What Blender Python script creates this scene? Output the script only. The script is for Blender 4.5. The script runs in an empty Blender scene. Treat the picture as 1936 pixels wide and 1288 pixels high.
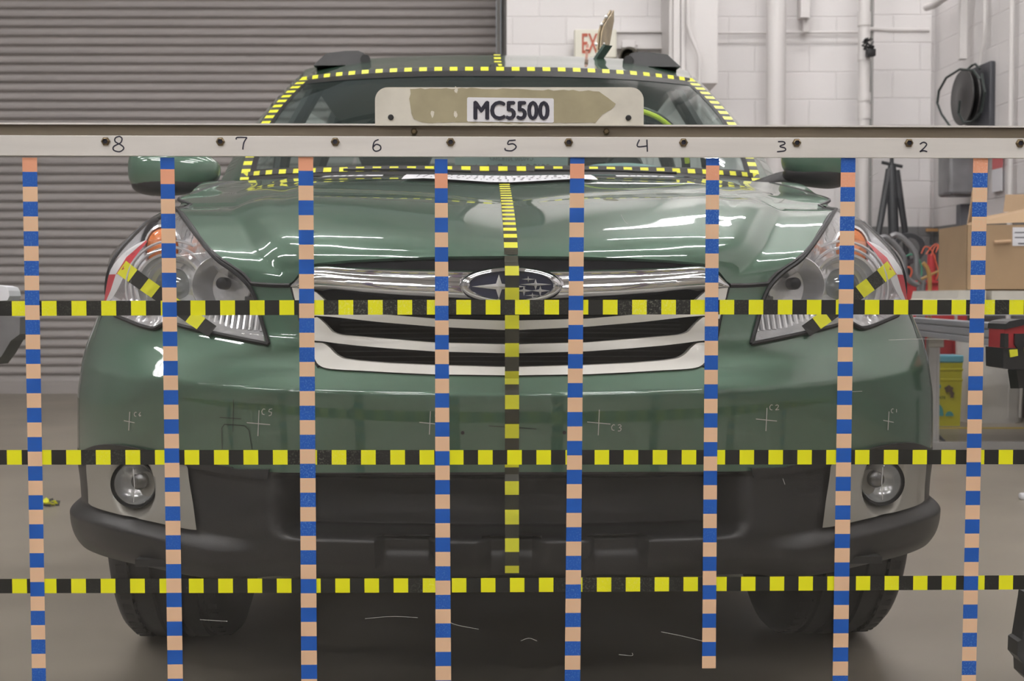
import bpy, bmesh, math, random
from math import sin, cos, pi, atan, radians as RAD
from mathutils import Vector, Matrix

random.seed(7)
S = bpy.context.scene
COL = S.collection
# ---------------------------------------------------------------- camera, light, exposure
F = 2500.0                      # focal length in pixels of a 1936 px wide frame
CX, CY = 968.0, 644.0
H = 0.75                        # camera height
PITCH = atan(77.0 / F)          # looking slightly down
cam_data = bpy.data.cameras.new('camera')
cam = bpy.data.objects.new('camera', cam_data)
COL.objects.link(cam)
cam.location = (0, 0, H)
cam.rotation_euler = (pi / 2 - PITCH, 0, 0)
cam_data.sensor_width = 36.0
cam_data.lens = F / 1936.0 * 36.0
cam_data.clip_start = 0.02
cam_data.dof.use_dof = True
cam_data.dof.focus_distance = 2.15
cam_data.dof.aperture_fstop = 11.0
S.camera = cam
S.view_settings.view_transform = 'Standard'
S.view_settings.look = 'None'
S.view_settings.gamma = 1.0
S.view_settings.use_curve_mapping = False
S.view_settings.exposure = 0.50
S.cycles.use_denoising = True
S.cycles.max_bounces = 10
S.cycles.transparent_max_bounces = 24
S.cycles.sample_clamp_indirect = 6.0

world = bpy.data.worlds.new('hall_air')
S.world = world
world.use_nodes = True
world.node_tree.nodes['Background'].inputs[0].default_value = (0.8, 0.85, 0.9, 1)
world.node_tree.nodes['Background'].inputs[1].default_value = 0.25

# ceiling strip lights (built with their fixtures further down)
LAMP_Y = (-7.0, -4.0, -1.0, 2.0, 5.0, 8.0)
LAMP_X = (-5.6, -1.9, 1.75)
LAMP_STR = 70.0

# ---------------------------------------------------------------- materials
MATS = {}
def mat(name, col, rough=0.5, metal=0.0, coat=0.0, noise=0.0, nscale=20.0, bump=0.0, bscale=60.0,
        spec=0.5, emit=None, estr=0.0, stretch=None, coat_rough=0.03, detail=4.0, flake=0.0):
    if name in MATS: return MATS[name]
    m = bpy.data.materials.new(name)
    m.use_nodes = True
    nt = m.node_tree
    b = nt.nodes['Principled BSDF']
    c = (col[0], col[1], col[2], 1)
    b.inputs['Base Color'].default_value = c
    b.inputs['Roughness'].default_value = rough
    b.inputs['Metallic'].default_value = metal
    b.inputs['Specular IOR Level'].default_value = spec
    b.inputs['Coat Weight'].default_value = coat
    b.inputs['Coat Roughness'].default_value = coat_rough
    if emit:
        b.inputs['Emission Color'].default_value = (*emit, 1)
        b.inputs['Emission Strength'].default_value = estr
    tc = None
    if noise or bump:
        tc = nt.nodes.new('ShaderNodeTexCoord')
        src = tc.outputs['Object']
        if stretch:
            mp = nt.nodes.new('ShaderNodeMapping')
            mp.inputs['Scale'].default_value = stretch
            nt.links.new(src, mp.inputs[0]); src = mp.outputs[0]
    if noise:
        n = nt.nodes.new('ShaderNodeTexNoise'); n.inputs['Scale'].default_value = nscale
        n.inputs['Detail'].default_value = detail
        nt.links.new(src, n.inputs['Vector'])
        r = nt.nodes.new('ShaderNodeMapRange')
        r.inputs['From Min'].default_value = 0.3; r.inputs['From Max'].default_value = 0.7
        r.inputs['To Min'].default_value = 1 - noise; r.inputs['To Max'].default_value = 1 + noise
        nt.links.new(n.outputs['Fac'], r.inputs['Value'])
        mx = nt.nodes.new('ShaderNodeMix'); mx.data_type = 'RGBA'; mx.blend_type = 'MULTIPLY'
        mx.inputs[0].default_value = 1.0
        mx.inputs[6].default_value = c
        nt.links.new(r.outputs[0], mx.inputs[7])
        nt.links.new(mx.outputs[2], b.inputs['Base Color'])
    if bump:
        n2 = nt.nodes.new('ShaderNodeTexNoise'); n2.inputs['Scale'].default_value = bscale
        nt.links.new(src, n2.inputs['Vector'])
        bp = nt.nodes.new('ShaderNodeBump'); bp.inputs['Strength'].default_value = bump
        bp.inputs['Distance'].default_value = 0.01
        nt.links.new(n2.outputs['Fac'], bp.inputs['Height'])
        nt.links.new(bp.outputs[0], b.inputs['Normal'])
    MATS[name] = m
    return m

def clear_mat(name, tint=(1, 1, 1), gloss=1.0, haze=0.0, haze_col=(0.6, 0.62, 0.62), rough=0.0, ior=1.5, dirt=False):
    if name in MATS: return MATS[name]
    m = bpy.data.materials.new(name); m.use_nodes = True
    nt = m.node_tree; nt.nodes.clear()
    out = nt.nodes.new('ShaderNodeOutputMaterial')
    tr = nt.nodes.new('ShaderNodeBsdfTransparent'); tr.inputs[0].default_value = (*tint, 1)
    gl = nt.nodes.new('ShaderNodeBsdfGlossy'); gl.inputs['Roughness'].default_value = rough
    fr = nt.nodes.new('ShaderNodeFresnel'); fr.inputs['IOR'].default_value = ior
    mul = nt.nodes.new('ShaderNodeMath'); mul.operation = 'MULTIPLY'; mul.inputs[1].default_value = gloss
    ge = nt.nodes.new('ShaderNodeNewGeometry'); mi = nt.nodes.new('ShaderNodeMix'); mi.data_type = 'FLOAT'
    mi.inputs[2].default_value = ior; mi.inputs[3].default_value = 1 / ior
    nt.links.new(ge.outputs['Backfacing'], mi.inputs[0]); nt.links.new(mi.outputs[0], fr.inputs['IOR'])
    nt.links.new(fr.outputs[0], mul.inputs[0])
    m1 = nt.nodes.new('ShaderNodeMixShader')
    nt.links.new(mul.outputs[0], m1.inputs[0]); nt.links.new(tr.outputs[0], m1.inputs[1]); nt.links.new(gl.outputs[0], m1.inputs[2])
    last = m1
    if haze:
        df = nt.nodes.new('ShaderNodeBsdfDiffuse'); df.inputs[0].default_value = (*haze_col, 1)
        m2 = nt.nodes.new('ShaderNodeMixShader'); m2.inputs[0].default_value = haze
        if dirt:
            tc = nt.nodes.new('ShaderNodeTexCoord')
            mp = nt.nodes.new('ShaderNodeMapping'); mp.inputs['Scale'].default_value = (2, 2, 9)
            mp.inputs['Rotation'].default_value = (0, 0.5, 0)
            n = nt.nodes.new('ShaderNodeTexNoise'); n.inputs['Scale'].default_value = 3; n.inputs['Detail'].default_value = 8
            r = nt.nodes.new('ShaderNodeMapRange')
            r.inputs['From Min'].default_value = 0.35; r.inputs['From Max'].default_value = 0.75
            r.inputs['To Min'].default_value = haze * 0.5; r.inputs['To Max'].default_value = haze * 2.0
            nt.links.new(tc.outputs['Object'], mp.inputs[0]); nt.links.new(mp.outputs[0], n.inputs['Vector'])
            nt.links.new(n.outputs['Fac'], r.inputs['Value']); nt.links.new(r.outputs[0], m2.inputs[0])
        nt.links.new(m1.outputs[0], m2.inputs[1]); nt.links.new(df.outputs[0], m2.inputs[2])
        last = m2
    nt.links.new(last.outputs[0], out.inputs[0])
    MATS[name] = m
    return m

def tape_mat(name, col, wear=(0.85, 0.85, 0.8), amount=0.5, rough=0.45):
    """coloured tape with scratched flecks"""
    m = mat(name, col, rough)
    nt = m.node_tree; b = nt.nodes['Principled BSDF']
    tc = nt.nodes.new('ShaderNodeTexCoord')
    n1 = nt.nodes.new('ShaderNodeTexNoise'); n1.inputs['Scale'].default_value = 3.0; n1.inputs['Detail'].default_value = 2
    n2 = nt.nodes.new('ShaderNodeTexNoise'); n2.inputs['Scale'].default_value = 420.0; n2.inputs['Detail'].default_value = 3
    nt.links.new(tc.outputs['Object'], n1.inputs['Vector']); nt.links.new(tc.outputs['Object'], n2.inputs['Vector'])
    r1 = nt.nodes.new('ShaderNodeMapRange'); r1.inputs['From Min'].default_value = 0.5; r1.inputs['From Max'].default_value = 0.72
    r2 = nt.nodes.new('ShaderNodeMapRange'); r2.inputs['From Min'].default_value = 0.52; r2.inputs['From Max'].default_value = 0.66
    nt.links.new(n1.outputs['Fac'], r1.inputs['Value']); nt.links.new(n2.outputs['Fac'], r2.inputs['Value'])
    mu = nt.nodes.new('ShaderNodeMath'); mu.operation = 'MULTIPLY'
    nt.links.new(r1.outputs[0], mu.inputs[0]); nt.links.new(r2.outputs[0], mu.inputs[1])
    mu2 = nt.nodes.new('ShaderNodeMath'); mu2.operation = 'MULTIPLY'; mu2.inputs[1].default_value = amount
    nt.links.new(mu.outputs[0], mu2.inputs[0])
    mx = nt.nodes.new('ShaderNodeMix'); mx.data_type = 'RGBA'
    mx.inputs[6].default_value = (*col, 1); mx.inputs[7].default_value = (*wear, 1)
    nt.links.new(mu2.outputs[0], mx.inputs[0]); nt.links.new(mx.outputs[2], b.inputs['Base Color'])
    return m

M_GREEN = mat('dark_green_paint', (0.061, 0.137, 0.088), 0.36, 0.28, coat=1.0, spec=0.5, coat_rough=0.015)
M_GREEN.node_tree.nodes['Principled BSDF'].inputs['Coat IOR'].default_value = 1.85
M_PLAST = mat('black_bumper_plastic', (0.015, 0.0145, 0.015), 0.42, bump=0.05, bscale=500)
M_GAP = mat('black_seal', (0.006, 0.006, 0.007), 0.5)
M_DARK = mat('dark_interior', (0.018, 0.018, 0.018), 0.7)
M_CHROME = mat('chrome', (0.80, 0.80, 0.82), 0.06, 1.0)
M_SILVER = mat('satin_silver_paint', (0.78, 0.76, 0.71), 0.35, 0.10, coat=0.3)
M_BEZEL = mat('grey_bezel_paint', (0.40, 0.385, 0.345), 0.30, 0.35, coat=0.5)
M_REFL = mat('reflector_metal', (0.86, 0.86, 0.88), 0.20, 0.55, coat=1, bump=0.6, bscale=34)
M_REFL2 = mat('smooth_reflector', (0.86, 0.86, 0.88), 0.14, 0.5, coat=1)
M_GREYH = mat('lamp_housing_grey', (0.42, 0.42, 0.42), 0.3, 0.5)
M_AMBER = mat('amber_lens', (0.75, 0.22, 0.06), 0.15, 0, coat=1, bump=0.4, bscale=90)
M_LENS = clear_mat('clear_lamp_lens', (0.97, 0.97, 0.97), 1.0, ior=1.45)
M_GLASS = clear_mat('tinted_glass', (0.84, 0.92, 0.90), 1.0, haze=0.035, haze_col=(0.35, 0.55, 0.52), ior=1.5)
M_ACRYL = clear_mat('acrylic', (0.96, 0.96, 0.96), 0.8, haze=0.006, haze_col=(0.7, 0.7, 0.72), ior=1.4, dirt=True)
M_ALU = mat('brushed_aluminium', (0.70, 0.675, 0.645), 0.45, 0.12, noise=0.08, nscale=5, stretch=(0.6, 6, 8), detail=8, bump=0.03, bscale=200)
M_STEEL = mat('bolt_steel', (0.16, 0.12, 0.07), 0.35, 0.8)
M_RUBBER = mat('tyre_rubber', (0.020, 0.020, 0.021), 0.62)
M_YEL = tape_mat('yellow_tape', (0.80, 0.80, 0.006), amount=0.35)
M_BLK = tape_mat('black_tape', (0.010, 0.010, 0.008), wear=(0.5, 0.5, 0.42), amount=0.3, rough=0.55)
M_OLV = mat('glossy_black_tape', (0.030, 0.030, 0.016), 0.22, coat=0.4)
M_YELC = mat('bright_yellow_tape', (0.80, 0.80, 0.03), 0.4)
M_BLUE = tape_mat('blue_tape', (0.005, 0.084, 0.40), wear=(0.35, 0.55, 0.8), amount=0.5)
M_SALM = tape_mat('salmon_tape', (0.76, 0.50, 0.32), wear=(0.62, 0.62, 0.45), amount=0.5)
M_ORNG = tape_mat('orange_tape', (0.78, 0.36, 0.22), amount=0.3)
M_RED = mat('red_sticker', (0.62, 0.045, 0.06), 0.3, coat=0.6)
M_WHITE = mat('white_sticker', (0.78, 0.78, 0.80), 0.3, coat=0.5)
M_PAPER = mat('white_paper', (0.80, 0.80, 0.84), 0.6)
M_INK = mat('dark_ink', (0.012, 0.011, 0.025), 0.5)
M_CHALK = mat('chalk_line', (0.50, 0.50, 0.48), 0.8)

# ---------------------------------------------------------------- helpers
def ray(px, py):
    a = (px - CX) / F; b = -(py - CY) / F
    return Vector((a, cos(PITCH) + b * sin(PITCH), -sin(PITCH) + b * cos(PITCH)))
def at(px, py, Y):
    r = ray(px, py); t = Y / r.y
    return Vector((r.x * t, Y, H + r.z * t))
def floor_at(px, py):
    r = ray(px, py); t = -H / r.z
    return Vector((r.x * t, r.y * t, 0))

def link(name, me, m, parent=None):
    o = bpy.data.objects.new(name, me); COL.objects.link(o)
    for x in (m if isinstance(m, (list, tuple)) else [m]): me.materials.append(x)
    if parent: o.parent = parent
    return o
def mesh(name, V, Fs, m, parent=None, smooth=False, mi=None, autos=None):
    me = bpy.data.meshes.new(name)
    me.from_pydata([tuple(v) for v in V], [], Fs)
    me.update()
    if smooth:
        for p in me.polygons: p.use_smooth = True
    if mi:
        for p, k in zip(me.polygons, mi): p.material_index = k
    o = link(name, me, m, parent)
    if autos is not None and smooth:
        me.set_sharp_from_angle(angle=RAD(autos))
    return o
def empty(name, loc=(0, 0, 0), rz=0.0):
    o = bpy.data.objects.new(name, None); COL.objects.link(o)
    o.location = loc; o.rotation_euler = (0, 0, rz); o.empty_display_size = 0.1
    return o
def tag(o, label=None, cat=None, group=None, kind=None):
    if label: o['label'] = label
    if cat: o['category'] = cat
    if group: o['group'] = group
    if kind: o['kind'] = kind
    return o

class MB:
    """collects shapes into one mesh"""
    def __init__(s): s.V = []; s.F = []; s.M = []
    def add(s, V, Fs, k=0):
        n = len(s.V); s.V += [Vector(v) for v in V]; s.F += [tuple(i + n for i in f) for f in Fs]; s.M += [k] * len(Fs)
    def box(s, c, d, k=0, R=None, bev=0.0):
        bm = bmesh.new(); bmesh.ops.create_cube(bm, size=1)
        for v in bm.verts: v.co = Vector((v.co.x * d[0], v.co.y * d[1], v.co.z * d[2]))
        if bev: bmesh.ops.bevel(bm, geom=bm.edges[:], offset=bev, segments=2, affect='EDGES', profile=0.5)
        bm.verts.ensure_lookup_table()
        V = [(R @ v.co if R else v.co) + Vector(c) for v in bm.verts]
        s.add(V, [[v.index for v in f.verts] for f in bm.faces], k); bm.free(); return s
    def tube(s, pts, r, n=10, k=0, caps=True):
        pts = [Vector(p) for p in pts]; rr = r if isinstance(r, (list, tuple)) else [r] * len(pts)
        V = []; prev = None
        for i, p in enumerate(pts):
            d = (pts[min(i + 1, len(pts) - 1)] - pts[max(i - 1, 0)]).normalized()
            if prev is None: u = d.orthogonal().normalized()
            else:
                u = prev - d * prev.dot(d); u.normalize()
            prev = u; w = d.cross(u)
            for j in range(n):
                a = 2 * pi * j / n; V.append(p + (u * cos(a) + w * sin(a)) * rr[i])
        Fs = []
        for i in range(len(pts) - 1):
            for j in range(n):
                Fs.append((i * n + j, i * n + (j + 1) % n, (i + 1) * n + (j + 1) % n, (i + 1) * n + j))
        if caps: Fs.append(tuple(range(n))[::-1]); Fs.append(tuple((len(pts) - 1) * n + j for j in range(n)))
        s.add(V, Fs, k); return s
    def lathe(s, prof, c=(0, 0, 0), axis=(0, 0, 1), n=24, k=0, sx=1.0, sy=1.0):
        ax = Vector(axis).normalized(); u = ax.orthogonal().normalized()
        if abs(ax.z) < 0.9: u = Vector((0, 0, 1)).cross(ax).normalized()
        w = ax.cross(u); V = []; c = Vector(c)
        for r, h in prof:
            for j in range(n):
                a = 2 * pi * j / n; V.append(c + ax * h + u * cos(a) * r * sx + w * sin(a) * r * sy)
        Fs = []
        for i in range(len(prof) - 1):
            for j in range(n):
                Fs.append((i * n + j, i * n + (j + 1) % n, (i + 1) * n + (j + 1) % n, (i + 1) * n + j))
        s.add(V, Fs, k); return s
    def prism(s, poly, a, b, k=0):
        """poly: function t->list of 3D points, or list of Vectors with offset a->b"""
        n = len(poly); V = [Vector(p) + Vector(a) for p in poly] + [Vector(p) + Vector(b) for p in poly]
        Fs = [tuple(range(n)), tuple(range(2 * n - 1, n - 1, -1))]
        for i in range(n): Fs.append((i, i + n, (i + 1) % n + n, (i + 1) % n))
        s.add(V, Fs, k); return s
    def build(s, name, m, parent=None, smooth=False, autos=40):
        o = mesh(name, s.V, s.F, m, parent, smooth, s.M, autos)
        bm = bmesh.new(); bm.from_mesh(o.data); bmesh.ops.recalc_face_normals(bm, faces=bm.faces[:]); bm.to_mesh(o.data); bm.free()
        if parent and parent.type == 'MESH': pass
        return o

def interp(x, P):
    if x <= P[0][0]: return P[0][1]
    for (a, ya), (b, yb) in zip(P, P[1:]):
        if x <= b: return ya + (yb - ya) * (x - a) / (b - a) if b > a else yb
    return P[-1][1]
def sinterp(x, P):
    """monotone-ish cubic through points"""
    n = len(P)
    if x <= P[0][0]: return P[0][1]
    if x >= P[-1][0]: return P[-1][1]
    for i in range(n - 1):
        if x <= P[i + 1][0]:
            x0, y0 = P[i]; x1, y1 = P[i + 1]; h = x1 - x0
            d = (y1 - y0) / h
            dl = (y0 - P[i - 1][1]) / (x0 - P[i - 1][0]) if i > 0 else d
            dr = (P[i + 2][1] - y1) / (P[i + 2][0] - x1) if i < n - 2 else d
            m0 = 0 if dl * d <= 0 else 2 * dl * d / (dl + d)
            m1 = 0 if dr * d <= 0 else 2 * dr * d / (dr + d)
            t = (x - x0) / h
            return (2*t**3-3*t*t+1)*y0 + (t**3-2*t*t+t)*h*m0 + (-2*t**3+3*t*t)*y1 + (t**3-t*t)*h*m1
def resample(P, n, smooth=False):
    P = [Vector(p) for p in P]
    if smooth and len(P) > 2:
        Q = []
        for i in range(len(P) - 1):
            p0 = P[max(i - 1, 0)]; p1 = P[i]; p2 = P[i + 1]; p3 = P[min(i + 2, len(P) - 1)]
            for j in range(8):
                t = j / 8
                Q.append(0.5 * ((2 * p1) + (p2 - p0) * t + (2 * p0 - 5 * p1 + 4 * p2 - p3) * t * t + (3 * p1 - p0 - 3 * p2 + p3) * t ** 3))
        Q.append(P[-1]); P = Q
    L = [0]
    for a, b in zip(P, P[1:]): L.append(L[-1] + (b - a).length)
    out = []; k = 0
    for i in range(n):
        s = L[-1] * i / (n - 1)
        while k < len(P) - 2 and L[k + 1] < s: k += 1
        d = L[k + 1] - L[k]
        out.append(P[k].lerp(P[k + 1], (s - L[k]) / d if d > 0 else 0))
    return out
# ================================================================ THE CAR
CY0 = 2.1                       # distance of the car's nose
car = empty('car', (0, CY0, 0), 0.0208)
tag(car, 'dark green estate car facing the camera behind a clear taped panel', 'car')

def HP(dx, py, y):
    r = ray(CX + dx, py); t = (CY0 + y) / r.y
    return Vector((r.x * t, y, H + r.z * t))

YW = 0.50
_sil = [(560, 372), (600, 385), (630, 398), (666, 416), (709, 456), (736, 488), (750, 520), (752, 560), (765, 600), (782, 650), (791, 700),
        (797, 750), (797, 850), (791, 900), (787, 950), (785, 980), (770, 1020), (748, 1045), (735, 1065), (720, 1100)]
_WZ = sorted((HP(dx, py, YW - 0.05).z, HP(dx, py, YW - 0.05).x * 1.002) for dx, py in _sil)
_Y0 = [(.29, .04), (.309, .02), (.33, .006), (.36, .0), (.476, .014), (.55, .004), (.598, .0), (.606, .006), (.625, .022), (.66, .050), (.69, .062), (.75, .066), (.82, .072),
       (.87, .145), (.925, .26), (.97, .36)]
def W(z): return sinterp(z, _WZ)
def sstep(a, b, x):
    t = max(0.0, min(1.0, (x - a) / (b - a))); return t * t * (3 - 2 * t)
def y0f(z, u=0):
    sh = 0.052 * min(u, 1) ** 1.6 * sstep(.50, .58, z) * (1 - sstep(.70, .80, z))
    return sinterp(z - sh, _Y0)
NEXP = 2.35
def surf0(u, z):
    w = W(z); y0 = y0f(z, u)
    if u <= 1:
        a = max(0.0, u) * pi / 2
        return Vector((w * sin(a) ** (2 / NEXP), y0 + (YW - y0) * (1 - max(0, cos(a)) ** (2 / NEXP)), z))
    return Vector((w, YW + (u - 1), z))
def surf(u, z, d=0.0):
    p = surf0(u, z)
    if d == 0: return p
    e = 0.01
    ua, ub = max(u - e, 0.004), min(u + e, 1.2)
    if u < 0.02: n = Vector((0, -1, 0)); tz = surf0(u, z + e) - surf0(u, z - e); n = Vector((1, 0, 0)).cross(tz).normalized()
    else: n = (surf0(ub, z) - surf0(ua, z)).cross(surf0(u, z + e) - surf0(u, z - e)).normalized()
    if n.y > 0 and n.x < 0: n = -n
    if n.y > 0.3: n = -n
    return p + n * d
def inv(dx, py):
    """half-frame pixel -> (u, z) on the nose surface"""
    y = 0.1 if dx < 500 else 0.3
    u = 0; z = 0
    for _ in range(60):
        p = HP(dx, py, y); z = p.z; w = W(z)
        s = min(1.0, (abs(p.x) / w)) ** (NEXP / 2)
        u = math.asin(min(1, s)) / (pi / 2)
        yn = surf0(u, z).y
        y += (yn - y) * 0.4
    return (u, z)
def uz(P, smooth=True, n=None):
    """pixel polyline -> (u,z) polyline"""
    P = [(p[0], p[1], 0) for p in P]
    Q = resample(P, n or max(12, len(P) * 6), smooth)
    return [inv(q[0], q[1]) for q in Q]
def ycurve(P):   # as function of u
    Q = sorted(P); return lambda u: interp(u, Q)

def grid_faces(nr, nc, flip=False):
    Fs = []
    for i in range(nr - 1):
        for j in range(nc - 1):
            q = (i * nc + j, i * nc + j + 1, (i + 1) * nc + j + 1, (i + 1) * nc + j)
            Fs.append(q[::-1] if flip else q)
    return Fs
def slab(mb, G, th=0.0, k=0, thv=None):
    """G: rows of 3D points; adds grid, with thickness th pushed along thv (inwards)"""
    nr, nc = len(G), len(G[0]); V = [p for r in G for p in r]
    mb.add(V, grid_faces(nr, nc), k)
    if th:
        tv = thv or Vector((0, 1, 0))
        V2 = [p + tv * th for p in V]
        rim = [j for j in range(nc)] + [i * nc + nc - 1 for i in range(1, nr)] + [(nr - 1) * nc + j for j in range(nc - 2, -1, -1)] + [i * nc for i in range(nr - 2, 0, -1)]
        A = [V[i] for i in rim] ; B = [V2[i] for i in rim]; n = len(rim)
        mb.add(A + B, [(i, (i + 1) % n, (i + 1) % n + n, i + n) for i in range(n)], k)
def mirror_rows(G): return [[Vector((-p.x, p.y, p.z)) for p in r][::-1] for r in G]
def gpatch(top, bot, nr, nc, d=0.0):
    """ruled grid between two (u,z) polylines, rows from bottom to top"""
    A = resample([(a, b, 0) for a, b in bot], nc); B = resample([(a, b, 0) for a, b in top], nc)
    G = []
    for i in range(nr):
        t = i / (nr - 1); row = []
        for a, b in zip(A, B):
            q = a.lerp(b, t); dd = d(q.x, q.y) if callable(d) else d
            row.append(surf(q.x, q.y, dd))
        G.append(row)
    return G
def gstrip(ftop, fbot, us, nr, d=0.0):
    G = []
    for i in range(nr):
        t = i / (nr - 1); row = []
        for u in us:
            z = fbot(u) + (ftop(u) - fbot(u)) * t
            dd = d(u, z) if callable(d) else d
            row.append(surf(u, z, dd))
        G.append(row)
    return G
def both(name, Gs, m, parent, th=0.0, smooth=True, weld=True, autos=35):
    mb = MB()
    for G in Gs:
        slab(mb, G, th); slab(mb, mirror_rows(G), th)
    o = mesh(name, mb.V, mb.F, m, parent, smooth)
    if weld:
        bm = bmesh.new(); bm.from_mesh(o.data); bmesh.ops.remove_doubles(bm, verts=bm.verts[:], dist=0.0004)
        bm.to_mesh(o.data); bm.free()
    if smooth: o.data.set_sharp_from_angle(angle=RAD(autos))
    return o
def side(name, Gs, m, parent, sgn, th=0.0, smooth=True, autos=35):
    mb = MB()
    for G in Gs: slab(mb, G if sgn > 0 else mirror_rows(G), th)
    o = mesh(name, mb.V, mb.F, m, parent, smooth)
    if smooth: o.data.set_sharp_from_angle(angle=RAD(autos))
    return o
def lin(a, b, n): return [a + (b - a) * i / (n - 1) for i in range(n)]

# ---- seam lines, half frame pixels (distance from the car's centre line, row)
grille_bot = [(0, 712), (100, 711), (200, 708), (280, 703), (344, 699), (362, 694)]
hl_in = [(455, 652), (466, 612), (476, 575), (484, 553), (497, 534), (520, 513), (548, 494), (572, 470), (592, 443), (608, 420), (620, 402), (630, 396)]
hl_out = [(630, 396), (648, 403), (668, 418), (690, 438), (710, 458), (728, 478), (740, 497), (748, 520), (751, 545), (750, 562), (745, 580), (736, 598)]
hl_bot = [(455, 652), (500, 643), (560, 630), (600, 621), (640, 611), (655, 617), (668, 622), (690, 617), (712, 608), (736, 598)]
gb_line = [(0, 893), (200, 893), (400, 893), (458, 891), (520, 884), (600, 868), (660, 855), (700, 845), (745, 838), (775, 842), (796, 852)]

u_hl = inv(736, 598)[0]
# bumper cover: from grille / headlights down to the black plastic
topc = ycurve(uz(grille_bot + [(400, 672), (440, 658)] , False, 30) + uz([(p[0], p[1] - 3) for p in hl_bot], False, 50) + [(1.0, inv(748, 585)[1])])
botc = ycurve(uz(gb_line, True, 60) + [(1.0, inv(796, 852)[1])])
us = lin(0, 1, 90)
Gb = gstrip(topc, botc, us, 40)
# wing between the grille and the headlight
wl = uz([(362, 694), (385, 655), (396, 605), (406, 566), (413, 539)], True, 24)
wr = uz([(462, 658), (470, 612), (480, 575), (487, 556), (489, 535)], True, 24)
Gw = []
for a, b in zip(wl, wr):
    Gw.append([surf(a[0] + (b[0] - a[0]) * t, a[1] + (b[1] - a[1]) * t) for t in lin(0, 1, 12)])
bumper = both('bumper_cover', [Gb, Gw], M_GREEN, car)

# lower bumper, black plastic
lowbot = [(0, 1092), (150, 1092), (300, 1090), (420, 1088), (500, 1085), (570, 1078), (650, 1062), (720, 1048), (752, 1040)]
lb_bot = ycurve(uz(lowbot, True, 50) + [(1.0, inv(752, 1040)[1] + 0.004)])
z893 = inv(0, 893)[1]; z1000 = inv(0, 1000)[1]; z1025 = inv(0, 1027)[1]; z905 = inv(0, 903)[1]
u455 = inv(452, 950)[0]; u410 = inv(400, 950)[0]
ledge = ycurve(uz([(0, 1012), (300, 1012), (400, 1010), (480, 1022), (600, 1003), (680, 985), (740, 970), (790, 955)], True, 50))
notches = [(-18, 22), (135, 172)]
nu = [(inv(108, 1030)[0], inv(195, 1030)[0]), (-.1, inv(37, 1030)[0])]
# skid notches: dx ranges 115-205 (both sides) and the centre one
NOT = [(inv(162, 1030)[0], inv(243, 1030)[0]), (-1, inv(38, 1030)[0])]
FU, FZ = inv(708, 914)
def d_low(u, z):
    d = 0.0
    inside = 1 - sstep(u410, u455, u)
    d += -0.085 * inside * sstep(z905 + .006, z905 - .008, z) if False else 0
    if inside > 0:
        t = sstep(z905 + .004, z905 - .006, z)         # 1 below the upper lip
        r = 1 - sstep(z1000 - .002, z1025, z) if False else 0
    up = 1 - sstep(z905 - .006, z905 + .004, z)
    lo = sstep(z1025 - .001, z1000 + .006, z)
    d -= 0.085 * inside * up * lo
    # outer ledge bulges below the fog lamp surround
    zl = ledge(u); ow = sstep(u455, u455 + .10, u)
    d += 0.022 * ow * (1 - sstep(zl - .020, zl + .004, z)) * sstep(zl - .13, zl - .03, z)
    rf_ = math.hypot((u - FU) * .95, z - FZ); d -= .07 * (1 - sstep(.046, .060, rf_))
    for a, b in NOT:
        if a - .012 < u < b + .012:
            n = sstep(a - .012, a, u) * (1 - sstep(b, b + .012, u))
            d -= 0.030 * n * (1 - sstep(z1025 + .004, z1025 + .010, z)) * sstep(z1025 - .075, z1025 - .02, z)
    return d
usl = sorted(set(lin(0, 1, 130) + [a for n in NOT for a in n if a > 0]))
Gl = gstrip(botc, lb_bot, usl, 90, d_low)
# return lip under the bumper
low = both('lower_bumper', [Gl, [[surf(u, lb_bot(u)) + Vector((-.03 * u, .09, .015)) for u in usl], Gl[0]]], M_PLAST, car, autos=50)

# ---- hood (Coons patch)
A_ = [surf(*q) for q in uz([(0, 484), (120, 485), (220, 488), (300, 492), (368, 498), (395, 512), (413, 536), (450, 536), (487, 533)], False, 70)]
side_front = [surf(*q) for q in uz([(487, 533), (500, 517), (522, 502), (550, 482), (573, 458), (590, 432), (606, 408), (618, 395), (627, 388)], True, 30)]
E_ = side_front + [HP(612, 376, .62), HP(583, 365, .80), HP(545, 353, .94), HP(505, 344, 1.05)]
C_ = [HP(0, py, y) for py, y in [(484, .074), (477, .080), (468, .096), (455, .122), (440, .168), (420, .25), (400, .36), (380, .50), (364, .65), (350, .80), (340, .93), (332, 1.05)]]
B_ = [HP(dx, py, y) for dx, py, y in [(0, 332, 1.05), (120, 332, 1.06), (250, 334, 1.08), (380, 338, 1.085), (450, 341, 1.07), (505, 344, 1.05)]]
NU, NV = 60, 60
A_ = resample(A_, NU); B_ = resample(B_, NU, True)
def by_y(P, n):
    P = resample(P, 240, True); y0, y1 = P[0].y, P[-1].y; out = []; j = 0
    for i in range(n):
        v = i / (n - 1); y = y0 + (y1 - y0) * (v ** 1.5)
        while j < len(P) - 2 and P[j + 1].y < y: j += 1
        a, b = P[j], P[j + 1]; t = (y - a.y) / (b.y - a.y) if b.y > a.y else 0
        out.append(a.lerp(b, max(0, min(1, t))))
    return out
C_ = by_y(C_, NV); E_ = by_y(E_, NV)
A_[0] = C_[0]; B_[0] = C_[-1]; A_[-1] = E_[0]; B_[-1] = E_[-1]
GH = []
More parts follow.
